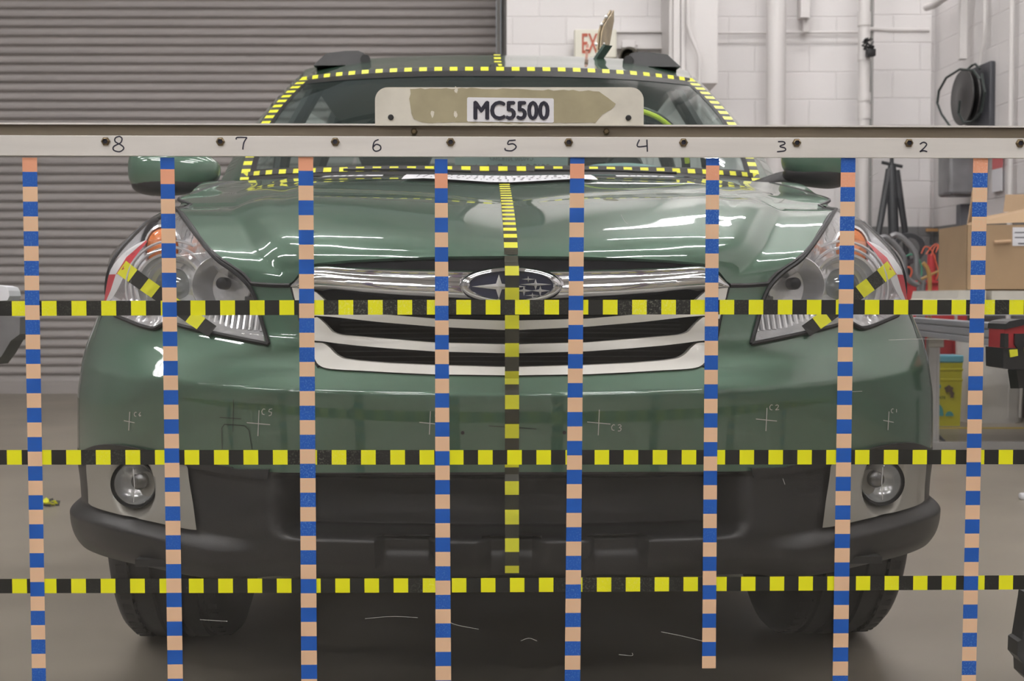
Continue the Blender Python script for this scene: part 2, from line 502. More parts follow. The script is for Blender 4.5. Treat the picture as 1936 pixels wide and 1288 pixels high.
for j in range(NV):
    v = (j / (NV - 1)) ** 1.5; row = []
    for i in range(NU):
        u = i / (NU - 1)
        p = A_[i] * (1 - v) + B_[i] * v + C_[j] * (1 - u) + E_[j] * u - (A_[0] * (1 - u) * (1 - v) + A_[-1] * u * (1 - v) + B_[0] * (1 - u) * v + B_[-1] * u * v)
        # gentle crown and the two long creases
        p.z += 0.010 * sin(pi * min(1, v)) * (1 - u * u) * u * 2.0
        p.z += 0.006 * sin(pi * v) * (1 - sstep(.60, .68, u)) * sstep(0, .3, u)
        row.append(p)
    GH.append(row)
lip = [[p + Vector((0, .030, -.006)) for p in GH[0]], [p + Vector((0, .004, -.003)) for p in GH[0]], GH[0]]
hood = both('hood', [GH, lip], M_GREEN, car, autos=50)
hoodC = [r[0].copy() for r in GH]

# seams
def seam(name, pts, r=0.0035, m=M_GAP, parent=None, mirrored=True):
    for s_ in (1, -1):
        mb = MB(); mb.tube([Vector((p.x * s_, p.y, p.z)) for p in pts], r, 6); mb.build(name, m, parent or car, True)
seam('hood_gap', [p + Vector((0, -.001, -.0035)) for p in A_[50:]] + [p + Vector((.003, 0, -.002)) for p in E_], .0038)
seam('bumper_gap', [surf(u, z, -.001) for u, z in uz([(752, 575), (765, 600), (778, 640)], True, 8)], .0018)

seam('grille_gap', [surf(a, b, .0) + Vector((.001, 0, 0)) for a, b in wl], .0026)
# ---- body side, doors, fenders (y from .5 backwards)
T_ = [(YW, E_[0].x, .93)]
tipE = max(side_front, key=lambda p: p.z)
Tc = [Vector((W(.925) + .004, YW - .02, .925)), HP(583, 364, .80) + Vector((.006, 0, .001)), Vector((.705, 1.05, 1.028)), Vector((.755, 1.45, 1.06)),
      Vector((.80, 2.0, 1.06)), Vector((.81, 3.2, 1.07)), Vector((.78, 4.3, 1.08)), Vector((.70, 4.62, 1.06))]
Tc = resample(Tc, 200, True)
def Tat(y):
    for a, b in zip(Tc, Tc[1:]):
        if y <= b.y: return a.lerp(b, max(0, (y - a.y) / (b.y - a.y)))
    return Tc[-1]
_Wb = [(.2, .84), (.35, .87), (.6, .89), (.85, .875), (1.0, .83), (1.1, .80)]
AX1, AX2, RW = .88, 3.62, .350
def zbot(y):
    for a in (AX1, AX2):
        if abs(y - a) < .405: return RW + math.sqrt(max(0, .405 ** 2 - (y - a) ** 2)) * 1.0 + .0
    return .25 + .10 * sstep(AX2 + .4, 4.62, y)
ys = sorted(set(lin(YW, AX1 + .41, 50) + lin(AX1 + .41, AX2 - .41, 24) + lin(AX2 - .41, AX2 + .41, 40) + lin(AX2 + .41, 4.62, 14)))
def side_pt(y, z):
    T = Tat(y); t = sstep(YW, 1.5, y)
    X = W(min(z, .92)) * (1 - t) + interp(z, _Wb) * t
    X *= 1 - .12 * sstep(3.9, 4.62, y)
    q = sstep(0, .14, T.z - z)
    return Vector((T.x + (X - T.x) * q, y, z))
Gs = []
for i in range(30):
    f = (i / 29); row = []
    for y in ys:
        zb = zbot(y) if y > YW + .001 else lb_bot(1.0); row.append(side_pt(y, zb + (Tat(y).z - zb) * f))
    Gs.append(row)
mb = None
for sg, nm in ((1, 'fender'), (-1, 'fender')):
    n1 = len([y for y in ys if y <= 1.32])
    side('fender', [[r[:n1] for r in Gs]], M_GREEN, car, sg)
    n2 = len([y for y in ys if y <= 3.22])
    side('door_panel', [[r[n1 - 1:n2] for r in Gs]], M_GREEN, car, sg)
    side('quarter_panel', [[r[n2 - 1:] for r in Gs]], M_GREEN, car, sg)
# inner fender: fills hood edge to fender crest
Gf = []
Ehi = [p for p in E_ if p.y >= .50]
for p in Ehi: Gf.append([p + Vector((.003, 0, -.001)), (p + Tat(p.y)) * .5 + Vector((0, 0, .002)), Tat(p.y)])
for s_ in (1, -1): side('fender_crest', [Gf], M_GREEN, car, s_)
# arch linings and dark underbody
mb = MB()
for sg in (1, -1):
    for a in (AX1, AX2):
        P = [(a + cos(t) * .40, RW + sin(t) * .40) for t in lin(0, pi, 20)]
        V = [Vector((sg * (.765 if a == AX1 else .80), y, z)) for y, z in P] + [Vector((sg * .45, y, z)) for y, z in P]
        mb.add(V, [(i, i + 1, i + 21, i + 20) for i in range(19)])
mb.box((0, 2.3, .34), (1.0, 4.0, .12))
mb.box((0, .50, .47), (.95, .25, .40))
mb.box((0, 2.2, .38), (1.68, 1.75, .22)); mb.box((0, 4.3, .45), (1.3, .5, .3))
mb.build('underbody', M_DARK, car, False)
mb = MB(); mb.box((0, .35, .312), (1.25, .5, .012)); mb.build('engine_undertray', M_DARK, car)

# ---- glasshouse
def rows3(base, mid, top, n, nc):
    Bs, Ms, Ts = [resample([HP(*q) for q in P], nc, True) for P in (base, mid, top)]
    G = []
    for i in range(n):
        v = i / (n - 1); a, b, c = 2 * (v - .5) * (v - 1), -4 * v * (v - 1), 2 * v * (v - .5)
        G.append([p * a + q * b + r * c for p, q, r in zip(Bs, Ms, Ts)])
    return G
ws_base = [(0, 331, 1.10), (150, 331, 1.12), (300, 333, 1.18), (420, 338, 1.26), (489, 344, 1.34)]
ws_mid = [(0, 225, 1.455), (150, 226, 1.485), (300, 229, 1.555), (400, 232, 1.65), (444, 234, 1.72)]
ws_top = [(0, 131, 1.95), (130, 132, 1.97), (240, 137, 2.02), (320, 145, 2.09), (368, 152, 2.15)]
GW = rows3(ws_base, ws_mid, ws_top, 26, 30)
both('windshield', [GW], M_GLASS, car)
pl_o = rows3([(500, 342, 1.36), (527, 344, 1.50)], [(447, 232, 1.78), (455, 231, 1.95)], [(370, 150, 2.16), (371, 143, 2.3)], 26, 6)
for i, r in enumerate(pl_o): r[0] = GW[i][-1].copy()
for sg in (1, -1): side('windshield_pillar', [pl_o], M_GREEN, car, sg)
# roof
rf = []
roofc = [ws_top,
         [(0, 117, 2.25), (130, 118, 2.27), (240, 124, 2.30), (320, 133, 2.35), (366, 144, 2.38)],
         [(0, 109, 2.75), (125, 110.5, 2.75), (230, 115, 2.75), (300, 122, 2.75), (352, 137, 2.75)]]
R0, R1, R2 = [resample([HP(*q) for q in P], 30, True) for P in roofc]
R3 = [Vector((p.x * 1.0, 3.6, p.z - .015)) for p in R2]; R4 = [Vector((p.x * .97, 4.35, p.z - .09)) for p in R2]
cols = [resample([a, b, c, d, e], 30, True) for a, b, c, d, e in zip(R0, R1, R2, R3, R4)]
GR = [[cols[j][i] for j in range(30)] for i in range(30)]
both('roof', [GR], M_GREEN, car)
edge = [c for c in cols[-1]]
# side windows and rear
for sg in (1, -1):
    P = [q for q in edge]
    Gg = []
    top = resample(P, 24); bot = [Tat(max(1.45, 1.5 + (q.y - 2.1) * 1.35)) for q in top]
    for i in range(8):
        t = i / 7; Gg.append([b.lerp(a, t) + Vector((.03 * sin(pi * t), 0, 0)) for a, b in zip(top, bot)])
    side('side_window', [Gg], M_GLASS, car, sg)
    mb = MB(); mb.tube([Vector((q.x * sg, q.y, q.z)) for q in (Tat(2.75), edge[9].lerp(Tat(2.75), .5) + Vector((.03, 0, 0)), edge[12])], .03, 8); mb.build('window_pillar', M_GAP, car, True); mb = MB()
    mb.tube([Vector((q.x * sg, q.y, q.z)) for q in (Tat(3.75), edge[20].lerp(Tat(3.75), .5) + Vector((.03, 0, 0)), edge[20])], .03, 8)
    mb.build('window_pillar', M_GAP, car, True)
rw_t = [c[-1] for c in cols]; rw_b = [Vector((x, 4.62, 1.06)) for x in lin(0, .72, 30)]
both('rear_window', [[[b.lerp(a, t) for a, b in zip(rw_t, rw_b)] for t in lin(0, 1, 6)]], M_GLASS, car)
both('tailgate', [[[Vector((x, 4.62, z)) for x in lin(0, .72, 12)] for z in lin(.35, 1.06, 8)]], M_GREEN, car)
# black cowl between hood and glass
cw = []
for i in range(12):
    t = i / 11; cw.append([b.lerp(a, t) + Vector((0, 0, -.012 * sin(pi * t))) for a, b in zip(resample([HP(*q) for q in ws_base], 30, True), [p + Vector((0, .004, -.010)) for p in resample(B_, 30)])])
both('cowl', [cw], M_PLAST, car)

# ---- tape helper: a ribbon of alternating squares along a path
def ribbon(mb, pts, wvec, width, sq, k0=0, off=None, thick=0.0004, phase=0.0, endpart=True):
    """wvec: function(i)->unit vector across, pts dense; materials 0/1 alternate every sq metres"""
    L = [0]
    for a, b in zip(pts, pts[1:]): L.append(L[-1] + (b - a).length)
    cuts = [0.0]; x = sq * (1 - phase)
    while x < L[-1]: cuts.append(x); x += sq
    if endpart: cuts.append(L[-1])
    def P(s):
        k = 0
        while k < len(L) - 2 and L[k + 1] < s: k += 1
        d = L[k + 1] - L[k]; t = (s - L[k]) / d if d else 0
        return pts[k].lerp(pts[k + 1], t), (pts[k + 1] - pts[k]).normalized(), k + t
    for i, (a, b) in enumerate(zip(cuts, cuts[1:])):
        ss = lin(a, b, 4); V = []
        for s in ss:
            p, d, kk = P(s); w = wvec(kk, p, d)
            V += [p - w * width / 2, p + w * width / 2]
        mb.add(V, [(2 * j, 2 * j + 1, 2 * j + 3, 2 * j + 2) for j in range(3)], (i + k0) % 2)

# centre tape on hood, grille, bumper
mb = MB(); off = .0022
path = [p + Vector((0, -off * .4, off)) for p in hoodC[::-1] if p.y < 1.0]
ribbon(mb, path, lambda k, p, d: Vector((1, 0, 0)), .0225, .0222, 0)
brk = [(484, .068, 1), (495, .050, 1), (503, .010, 0), (521, -.004, 1), (544, -.006, 0), (567, -.006, 1), (596, -.004, 0), (622, -.003, 1), (649, -.002, 0),
       (675, 0, 1), (702, .006, 0), (716, .012, 0), (727, .009, 1), (738, .001, 1), (747, -.0035, 0), (774, -.003, 1), (802, -.002, 0), (829, .002, 1), (856, .006, 0), (884, .010, 1), (897, .012, 1), (910, .008, 0), (936, .006, 1), (964, .004, 0),
       (992, 0, 1), (1018, -.003, 0), (1044, -.005, 1), (1070, -.003, 0), (1084, .0, 0)]
hwt = .0112
for (pa, ya, k), (pb, yb, _) in zip(brk, brk[1:]):
    a = HP(0, pa, ya); b = HP(0, pb, yb)
    mb.add([a - Vector((hwt, 0, 0)), a + Vector((hwt, 0, 0)), b + Vector((hwt, 0, 0)), b - Vector((hwt, 0, 0))], [(0, 1, 2, 3)], k)
t = mb.build('centre_tape', [M_YELC, M_OLV], car)
t['label'] = 'strip of yellow and black squares down the centre of the car'
mb = MB()
rc = [cols[0][i] + Vector((0, -.001, .002)) for i in range(1, 12)]
ribbon(mb, rc[::-1], lambda k, p, d: Vector((1, 0, 0)), .0235, .075, 0)
mb.build('roof_tape', [M_YELC, M_OLV], car)

# black printed border of the windshield
M_BORD = mat('printed_glass_border', (.010, .010, .011), .55, spec=.2)
o_ = Vector((0, -.0012, .0012))
brd = [[p + o_ for p in r] for r in (GW[-1], [a.lerp(b, .5) for a, b in zip(GW[-1], GW[-2])], GW[-2], GW[-3])]
both('glass_border', [brd[::-1], [[r[j].lerp(r[-1], 0) + o_ for j in (-3, -2, -1)] for r in GW], [[p + o_ for p in r] for r in GW[:3]]], M_BORD, car)
# windshield border tape
def wedge(side_pts, sgn, name, k0=0, w=.024, sq=.0225, flip=False, phase=0):
    pts = [Vector((p.x * sgn, p.y - .003, p.z + .003)) for p in side_pts]
    mb = MB()
    def wv(k, p, d):
        return (Vector((1, 0, 0)) - d * d.x).normalized() if abs(d.x) < .7 else Vector((0, .68, .73)).normalized()
    ribbon(mb, pts, wv, w, sq, k0, phase=phase)
    return mb.build(name, [M_YELC, M_BLK], car)
top_row = [GW[-1][i].lerp(GW[-2][i], .35) for i in range(30)]
topfull = [Vector((-p.x, p.y, p.z)) for p in top_row[::-1]] + top_row[1:]
mb = MB(); pts = [p + Vector((0, -.003, .003)) for p in topfull]
ribbon(mb, pts, lambda k, p, d: Vector((0, .70, .71)), .026, .0236, 0)
mb.build('windshield_edge_tape', [M_YELC, M_BLK], car)
def edge_line(sgn):
    P = [GW[i][-1].lerp(GW[i][-2], .62) for i in range(26)]
    return P[::-1]
for sgn in (1, -1):
    pts = [Vector((p.x * sgn, p.y - .003, p.z + .003)) for p in edge_line(sgn)]
    mb = MB(); ribbon(mb, pts, lambda k, p, d: Vector((sgn * .96, .27, .0)).normalized(), .031, .0262, 0)
    mb.build('windshield_edge_tape', [M_YELC, M_BLK], car)
base_row = [GW[1][i] for i in range(30)]
mb = MB(); pts = [p + Vector((0, -.004, .004)) for p in [Vector((-q.x, q.y, q.z)) for q in base_row[::-1]] + base_row[1:]]
ribbon(mb, pts, lambda k, p, d: Vector((0, .70, .71)), .017, .0225, 0)
mb.build('windshield_edge_tape', [M_YELC, M_BLK], car)

# ---- grille
mb = MB()
gtop = [(0, 486), (200, 490), (300, 494), (368, 499), (400, 515), (408, 540), (398, 575), (392, 605), (382, 650), (362, 692)]
gt = uz([(0, 484), (120, 485), (220, 488), (300, 492), (366, 498), (390, 512), (404, 536)], True, 50)
gbm = uz([(0, 711), (200, 707), (300, 701), (344, 697), (366, 690), (385, 650), (396, 600)], False, 50)
back = gpatch(gt, gbm, 10, 50, -.055)
both('grille_backing', [back], M_DARK, car)
# dark strip above the chrome bar
st_t = uz([(0, 486), (200, 490), (300, 494), (370, 499)], True, 40); st_b = uz([(0, 509), (200, 508), (300, 506), (370, 502)], True, 40)
both('grille_top_panel', [gpatch(st_t, st_b, 4, 40, lambda u, z: -.012)], mat('gloss_black', (.008, .008, .011), .35, spec=.3), car)
# radiator fins seen through the slots
mb = MB()
for z in lin(inv(0, 700)[1], inv(0, 590)[1], 16):
    P = [surf(u, z, -.045) for u in lin(0, inv(340, 640)[0], 14)]
    mb.tube([Vector((-p.x, p.y, p.z)) for p in P[::-1]] + P[1:], .0013, 4)
mb.build('radiator_fins', mat('radiator_grey', (.05, .05, .052), .4, .4), car)
# chrome bar
cb_t = uz([(0, 508), (60, 508), (120, 507), (200, 506), (300, 503), (355, 500), (378, 503), (396, 520), (413, 541)], False, 60)
cb_b = uz([(0, 572), (60, 571), (120, 568), (200, 564), (280, 558), (340, 551), (370, 548), (395, 545), (413, 543)], False, 60)
def d_cb(u, z):
    zt = 0.80 + .02; zm = interp(u, [(0, .757), (.5, .76), (.6, .768)])
    return .012
Gc = []
A = resample([(a, b, 0) for a, b in cb_b], 60); B = resample([(a, b, 0) for a, b in cb_t], 60)
for i in range(14):
    t = i / 13; prof = [-.010, -.001, .005, .008, .0095, .010, .009, .007, .005, .0035, .003, .004, .001, -.010]
    row = []
    for j, (a, b) in enumerate(zip(A, B)):
        q = a.lerp(b, t); k = 1 - sstep(50, 59, j)
        row.append(surf(q.x, q.y, prof[i] * 1.5 * k + .004))
    Gc.append(row)
both('chrome_bar', [Gc], M_CHROME, car)
# silver slats
SL = [([(0, 607), (145, 603), (250, 594), (310, 588), (340, 578), (354, 564), (368, 551), (385, 547), (411, 544)],
       [(0, 625), (145, 618), (250, 609), (340, 599), (372, 597), (385, 600), (394, 605), (400, 585), (407, 562)]),
      ([(0, 653), (145, 649), (230, 642), (287, 637), (320, 634), (335, 629), (350, 612), (364, 599), (392, 607)],
       [(0, 670), (145, 666), (230, 660), (287, 655), (330, 650), (350, 647), (372, 645), (380, 644), (386, 643)]),
      ([(0, 697), (145, 693), (230, 689), (290, 684), (316, 680), (330, 672), (342, 658), (352, 650), (384, 648)],
       [(0, 712), (145, 710), (230, 706), (280, 703), (320, 701), (344, 699), (356, 696), (364, 691), (374, 672)])]
for tp, bt in SL:
    both('grille_slat', [gpatch(uz(tp, False, 60), uz(bt, False, 60), 5, 60, .003)], M_SILVER, car, th=.028)
# emblem
def PX(dx, py, d):
    u, z = inv(abs(dx), py); p = surf(u, z, d); return Vector((math.copysign(p.x, dx), p.y, p.z))
ec = PX(0, 542, .024)
sx, sz = ec.y * 0 + 1 / F * 2.12, 0
emb = empty('emblem', ec); emb.parent = car
def ell(rx, rz, y, n=40): return [Vector((rx * cos(2 * pi * i / n), y, rz * sin(2 * pi * i / n))) for i in range(n)]
k = 2.12 / F
mb = MB()
R_ = [(104, 37, .016), (98, 35, .004), (90, 31, -.004), (84, 28, -.006), (80, 26, -.003), (79, 25.5, .004)]
rings = [ell(a * k, b * k, c) for a, b, c in R_]
V = [p for r in rings for p in r]; n = 40
mb.add(V, [(i * n + j, i * n + (j + 1) % n, (i + 1) * n + (j + 1) % n, (i + 1) * n + j) for i in range(len(R_) - 1) for j in range(n)])
mb.build('emblem_ring', M_CHROME, emb, True)
mb = MB(); mb.add(ell(80 * k, 26 * k, .002), [tuple(range(40))]); mb.build('emblem_plate', mat('navy_enamel', (.018, .022, .065), .15, coat=1), emb)
def star(mb, cx, cz, w, h):
    P = []
    for i in range(8):
        a = pi / 4 * i; r = (w if i % 4 == 0 else h) / 2 if i % 2 == 0 else min(w, h) * .17
        P.append(Vector((cx + r * cos(a), -.001, cz + r * sin(a))))
    c = Vector((cx, -.005, cz)); mb.add(P + [c], [(i, (i + 1) % 8, 8) for i in range(8)])
for (a, b, w_, h_) in [(-24, -2, 104, 46), (46, 2, 62, 22), (24, -10, 38, 20), (55, -10, 38, 20), (40, -19, 28, 12), (32, 12, 26, 12)]:
    mb = MB(); star(mb, a * k, b * k, w_ * k, h_ * k); mb.build('emblem_star', mat('star_silver', (.85, .85, .86), .3, .2), emb)

# ---- headlights
def headlight(sgn):
    hl = empty('headlight', (0, 0, 0)); hl.parent = car
    tp = uz(hl_in, True, 40); bt = uz(hl_out[::-1], True, 40)
    # polygons as ruled surface from bottom line to the upper outline
    top = tp + uz(hl_out, True, 40)[1:]
    bot = uz(hl_bot, True, 80)
    def cen(u, z): return None
    Gl = gpatch(top, bot, 22, 70, .006)
    # pull lens out gently in the middle
    side('lens', [Gl], M_LENS, hl, sgn)
    Gh = gpatch(top, bot, 22, 70, 0)
    for i in range(22):
        for j in range(70):
            e = min(i, 21 - i) / 10.5; f = min(j, 69 - j) / 20
            dep = .055 * min(1, e * 1.8) * min(1, f * 2.0)
            p = Gh[i][j]; Gh[i][j] = p + Vector((-.25 * dep, dep, 0)) - Vector((0, 0.001, 0))
    side('lamp_housing', [Gh], M_REFL, hl, sgn)
    # black seal round the outline
    loop = [surf(u, z, .004) for u, z in top] + [surf(u, z, .004) for u, z in bot[::-1]]
    mb = MB(); mb.tube([Vector((p.x * sgn, p.y, p.z)) for p in loop], .0036, 6); mb.build('lamp_seal', M_GAP, hl, True)
    def P3(dx, py, d):
        p = PX(dx, py, 0); return Vector((p.x * sgn, p.y, p.z)) + Vector((-.25 * d * sgn, d, 0))
    ax = Vector((.10 * sgn, -1, .02)).normalized()
    # outer low beam: bowl, rings and projector glass
    c = P3(655, 543, .030); mb = MB()
    mb.lathe([(.060, -.004), (.060, .006), (.056, .004), (.050, -.012), (.047, -.010), (.044, -.022), (.036, -.024), (.034, -.018)], c, ax, 40)
    mb.build('reflector_ring', M_REFL2, hl, True)
    mb = MB(); mb.lathe([(.0345, -.02), (.030, -.008), (.02, .0), (.008, .005), (.0001, .006)], c, ax, 32); mb.build('projector_lens', mat('projector_glass', (.35, .37, .37), .08, .6, coat=1), hl, True)
    for rr_, dd_ in ((.070, .004), (.082, .010)):
        mb = MB(); mb.lathe([(rr_ - .0025, -.002), (rr_ - .001, .003), (rr_ + .0015, .003), (rr_ + .003, -.002)], c + ax * -dd_, ax, 44); mb.build('reflector_ring', M_REFL2, hl, True)
    # inner high beam bowl with bulb cap
    c = P3(560, 540, .040); mb = MB()
    mb.lathe([(.052, .012), (.050, .014), (.046, .0), (.036, -.016), (.022, -.026), (.010, -.03)], c, ax, 36); mb.build('reflector_bowl', M_REFL2, hl, True)
    c2 = c + ax * .004 + Vector((0, 0, .004)); mb = MB(); mb.lathe([(.0108, -.02), (.0108, .004), (.009, .008), (.003, .010), (.0001, .010)], c2, ax, 24)
    mb.build('bulb_cap', mat('bulb_cap_black', (.03, .03, .035), .3), hl, True)
    # faceted band along the lower inner side
    mb = MB()
    for i in range(11):
        dx = 478 + i * 11; a = P3(dx, 596, .028); b = P3(dx + 1, 628 - i * 1.2, .022)
        mb = MB(); mb.tube([a, b], .0045, 8); mb.build('reflector_flute', M_REFL2, hl, True)
    # amber turn lamp
    mb = MB(); c = P3(668, 470, .034); mb.lathe([(.031, .0), (.028, .010), (.018, .016), (.0001, .018)], c, ax, 28, sx=.95, sy=1.25) ; mb.build('turn_signal_lens', M_AMBER, hl, True)
    mb = MB(); mb.lathe([(.036, -.003), (.036, .006), (.032, .008), (.031, .0)], c, ax, 28, sx=.95, sy=1.22); mb.build('turn_signal_ring', M_REFL2, hl, True)
    mb = MB(); mb.box(P3(505, 568, .045), (.030, .012, .014), bev=.002); mb.box(P3(528, 590, .045), (.02, .012, .02), bev=.002); mb.build('lamp_bracket', mat('bracket_grey', (.12, .12, .12), .4), hl)
    # crash tape strip laid over the lens
    mb = MB(); A = Vector((720, 508, 0)); B = Vector((556, 629, 0)); n = 8; dirv = (B - A).normalized(); nr = Vector((-dirv.y, dirv.x, 0))
    for i in range(n):
        V = []
        for s in (0, .5, 1):
            q = A.lerp(B, (i + s) / n)
            for o in (-13.5, 13.5):
                r = q + nr * o; p = PX(r.x, r.y, .0085); V.append(Vector((p.x * sgn, p.y, p.z)))
        mb.add(V, [(0, 1, 3, 2), (2, 3, 5, 4)], i % 2)
    mb.build('lamp_tape', [M_YELC, M_BLK], hl)
    # round red and white target, seen edge-on
    mb = MB(); uc, zc = inv(731, 520); n = 40; N = []
    tilt = .5
    for r in (0, .5, 1):
        for i in range(n):
            a = 2 * pi * i / n + .0; du = cos(a) * .045 * r; dz = sin(a) * .055 * r
            zz = zc + dz; uu = uc + du - dz * .95
            p = surf(max(.2, uu), zz, .0075); N.append(Vector((p.x * sgn, p.y, p.z)))
    Fq = []; mi = []
    for rr in range(2):
        for i in range(n):
            Fq.append((rr * n + i, rr * n + (i + 1) % n, (rr + 1) * n + (i + 1) % n, (rr + 1) * n + i)); mi.append((i // 10) % 2)
    for f, q in zip(Fq, mi): mb.F.append(f); mb.M.append(q)
    mb.V = N
    mb.build('round_target_sticker', [M_WHITE, M_RED], hl, True)
headlight(1); headlight(-1)

# ---- fog lamps
def fog(sgn):
    fg = empty('fog_lamp', (0, 0, 0)); fg.parent = car
    uc, zc = inv(708, 914)
    top = uz([(603, 884), (610, 871), (630, 864), (670, 858), (715, 853), (755, 852), (778, 858), (787, 872)], True, 40)
    bot = uz([(587, 999), (600, 998), (630, 992), (670, 983), (715, 973), (755, 962), (776, 954), (783, 948)], True, 40)
    def d(u, z):
        du = (u - uc) * .95; dz = z - zc; r = math.sqrt(du * du + dz * dz)
        return .007 - .030 * (1 - sstep(.034, .062, r))
    side('fog_lamp_bezel', [gpatch(top, bot, 36, 46, d)], M_BEZEL, fg, sgn)
    p = surf(uc, zc, 0); c = Vector((p.x * sgn, p.y, p.z)); ax = Vector((.12 * sgn, -1, .0)).normalized()
    mb = MB(); mb.lathe([(.042, -.004), (.040, .002), (.037, -.004), (.036, -.03)], c, ax, 40); mb.build('fog_lamp_rim', M_GAP, fg, True)
    mb = MB(); mb.lathe([(.036, -.010), (.035, .0), (.031, .008), (.022, .014), (.010, .017), (.0001, .018)], c, ax, 36); mb.build('fog_lamp_glass', M_LENS, fg, True)
    mb = MB(); mb.lathe([(.036, -.006), (.031, -.014), (.021, -.022), (.010, -.026), (.0001, -.026)], c, ax, 36); mb.build('fog_lamp_reflector', mat('fog_reflector', (.45, .46, .46), .2, .5, coat=1), fg, True)
    mb = MB(); mb.lathe([(.014, -.02), (.014, -.004), (.010, .0), (.0001, .001)], c + Vector((-.008 * sgn, 0, .004)), ax, 20); mb.build('fog_lamp_bulb', mat('bulb_shield', (.2, .2, .2), .2, .8), fg, True)
    mb = MB(); mb.tube([c + ax * .016 + Vector((-.006 * sgn, 0, .028)), c + ax * .019 + Vector((-.009 * sgn, 0, 0)), c + ax * .016 + Vector((-.006 * sgn, 0, -.028))], .0008, 6); mb.build('fog_lamp_rib', M_REFL2, fg)
fog(1); fog(-1)
# eyebrow of black trim above the fog lamp
for s_ in (1, -1): side('bumper_trim', [gpatch(uz([(520, 882), (600, 866), (660, 853), (700, 844), (740, 838), (772, 841), (794, 851)], True, 40),
                            uz([(520, 889), (600, 878), (660, 865), (700, 857), (740, 853), (772, 860), (790, 878)], True, 40), 6, 40,
                            lambda u, z: .010)], M_PLAST, car, s_, th=.02)
# inner crease of black bumper beside the opening
for s_ in (1, -1): side('bumper_crease', [gpatch(uz([(452, 886), (520, 884), (600, 872)], True, 20), uz([(456, 905), (520, 896), (600, 882)], True, 20), 4, 20, .010)], M_PLAST, car, s_, th=.02)

# ---- mirrors
def superell(mb, c, r, e=2.6, n=28, m=18, taper=0.0, R=None):
    V = []; sp = lambda v, p: math.copysign(abs(v) ** p, v)
    for i in range(m + 1):
        f = -pi / 2 + pi * i / m
        for j in range(n):
            t = 2 * pi * j / n
            q = Vector((sp(sin(f), 2 / e), sp(cos(f), 2 / e) * sp(cos(t), 2 / e), sp(cos(f), 2 / e) * sp(sin(t), 2 / e)))
            s = 1 - taper * (q.x + 1) / 2
            q = Vector((q.x * r[0], q.y * r[1] * s, q.z * r[2] * s - (1 - s) * r[2] * .1))
            if R: q = R @ q
            V.append(Vector(c) + q)
    mb.add(V, [(i * n + j, i * n + (j + 1) % n, (i + 1) * n + (j + 1) % n, (i + 1) * n + j) for i in range(m) for j in range(n)])
for sgn, pxc, w_, hh, pyc in ((-1, 331, 172, 104, 321), (1, 1543, 132, 116, 302)):
    wc = at(pxc, pyc, 3.38); lc = Matrix.Rotation(-0.0208, 3, 'Z') @ (wc - Vector((0, CY0, 0)))
    mr = empty('side_mirror', lc); mr.parent = car
    rx = w_ / 2 / F * 3.33; rz = hh / 2 / F * 3.33
    mb = MB(); superell(mb, (0, 0, 0), (rx, .075, rz), 2.9, taper=.40, R=Matrix.Rotation(pi if sgn > 0 else 0, 3, 'Y'))
    mb.build('mirror_shell', M_GREEN, mr, True)
    mb = MB(); superell(mb, (0, .004, -rz * .50), (rx * .95, .076, rz * .54), 2.6, taper=.45, R=Matrix.Rotation(pi if sgn > 0 else 0, 3, 'Y'))
    mb.tube([(-sgn * rx * .4, .02, -rz * .6), (-sgn * rx * 1.0, .04, -rz * .7), (-sgn * rx * 1.5, .06, -rz * .95)], [.03, .026, .03], 10)
    mb.build('mirror_base', M_PLAST, mr, True)
# ---- roof rails
for sgn in (1, -1):
    rr = empty('roof_rail', (0, 0, 0)); rr.parent = car
    out = [(343, 131), (318, 108), (303, 101), (287, 97.5), (262, 97), (252, 101), (243, 112), (240, 124)]
    f = [HP(a, b, 2.42) for a, b in out]; b_ = [Vector((p.x, 2.72, p.z + .02)) for p in f]
    f[0].y = f[1].y = 2.36
    V = f + b_; n = len(f)
    mb = MB(); mb.add([Vector((p.x * sgn, p.y, p.z)) for p in V], [tuple(range(n)), tuple(range(2 * n - 1, n - 1, -1))] + [(i, (i + 1) % n, (i + 1) % n + n, i + n) for i in range(n)])
    mb.build('rail_foot', M_PLAST, rr, True, 30)
    mb = MB(); mb.tube([(sgn * .53, 2.55, f[4].z - .005), (sgn * .545, 3.0, f[4].z + .03), (sgn * .545, 3.8, f[4].z + .01), (sgn * .50, 4.2, f[4].z - .06)], .022, 12); mb.build('rail_bar', M_PLAST, rr, True)
    mb = MB(); p = HP(248, 115, 2.42); mb.tube([(sgn * p.x, 2.405, p.z), (sgn * p.x, 2.43, p.z)], .017, 16); mb.build('rail_socket', M_GAP, rr, True)

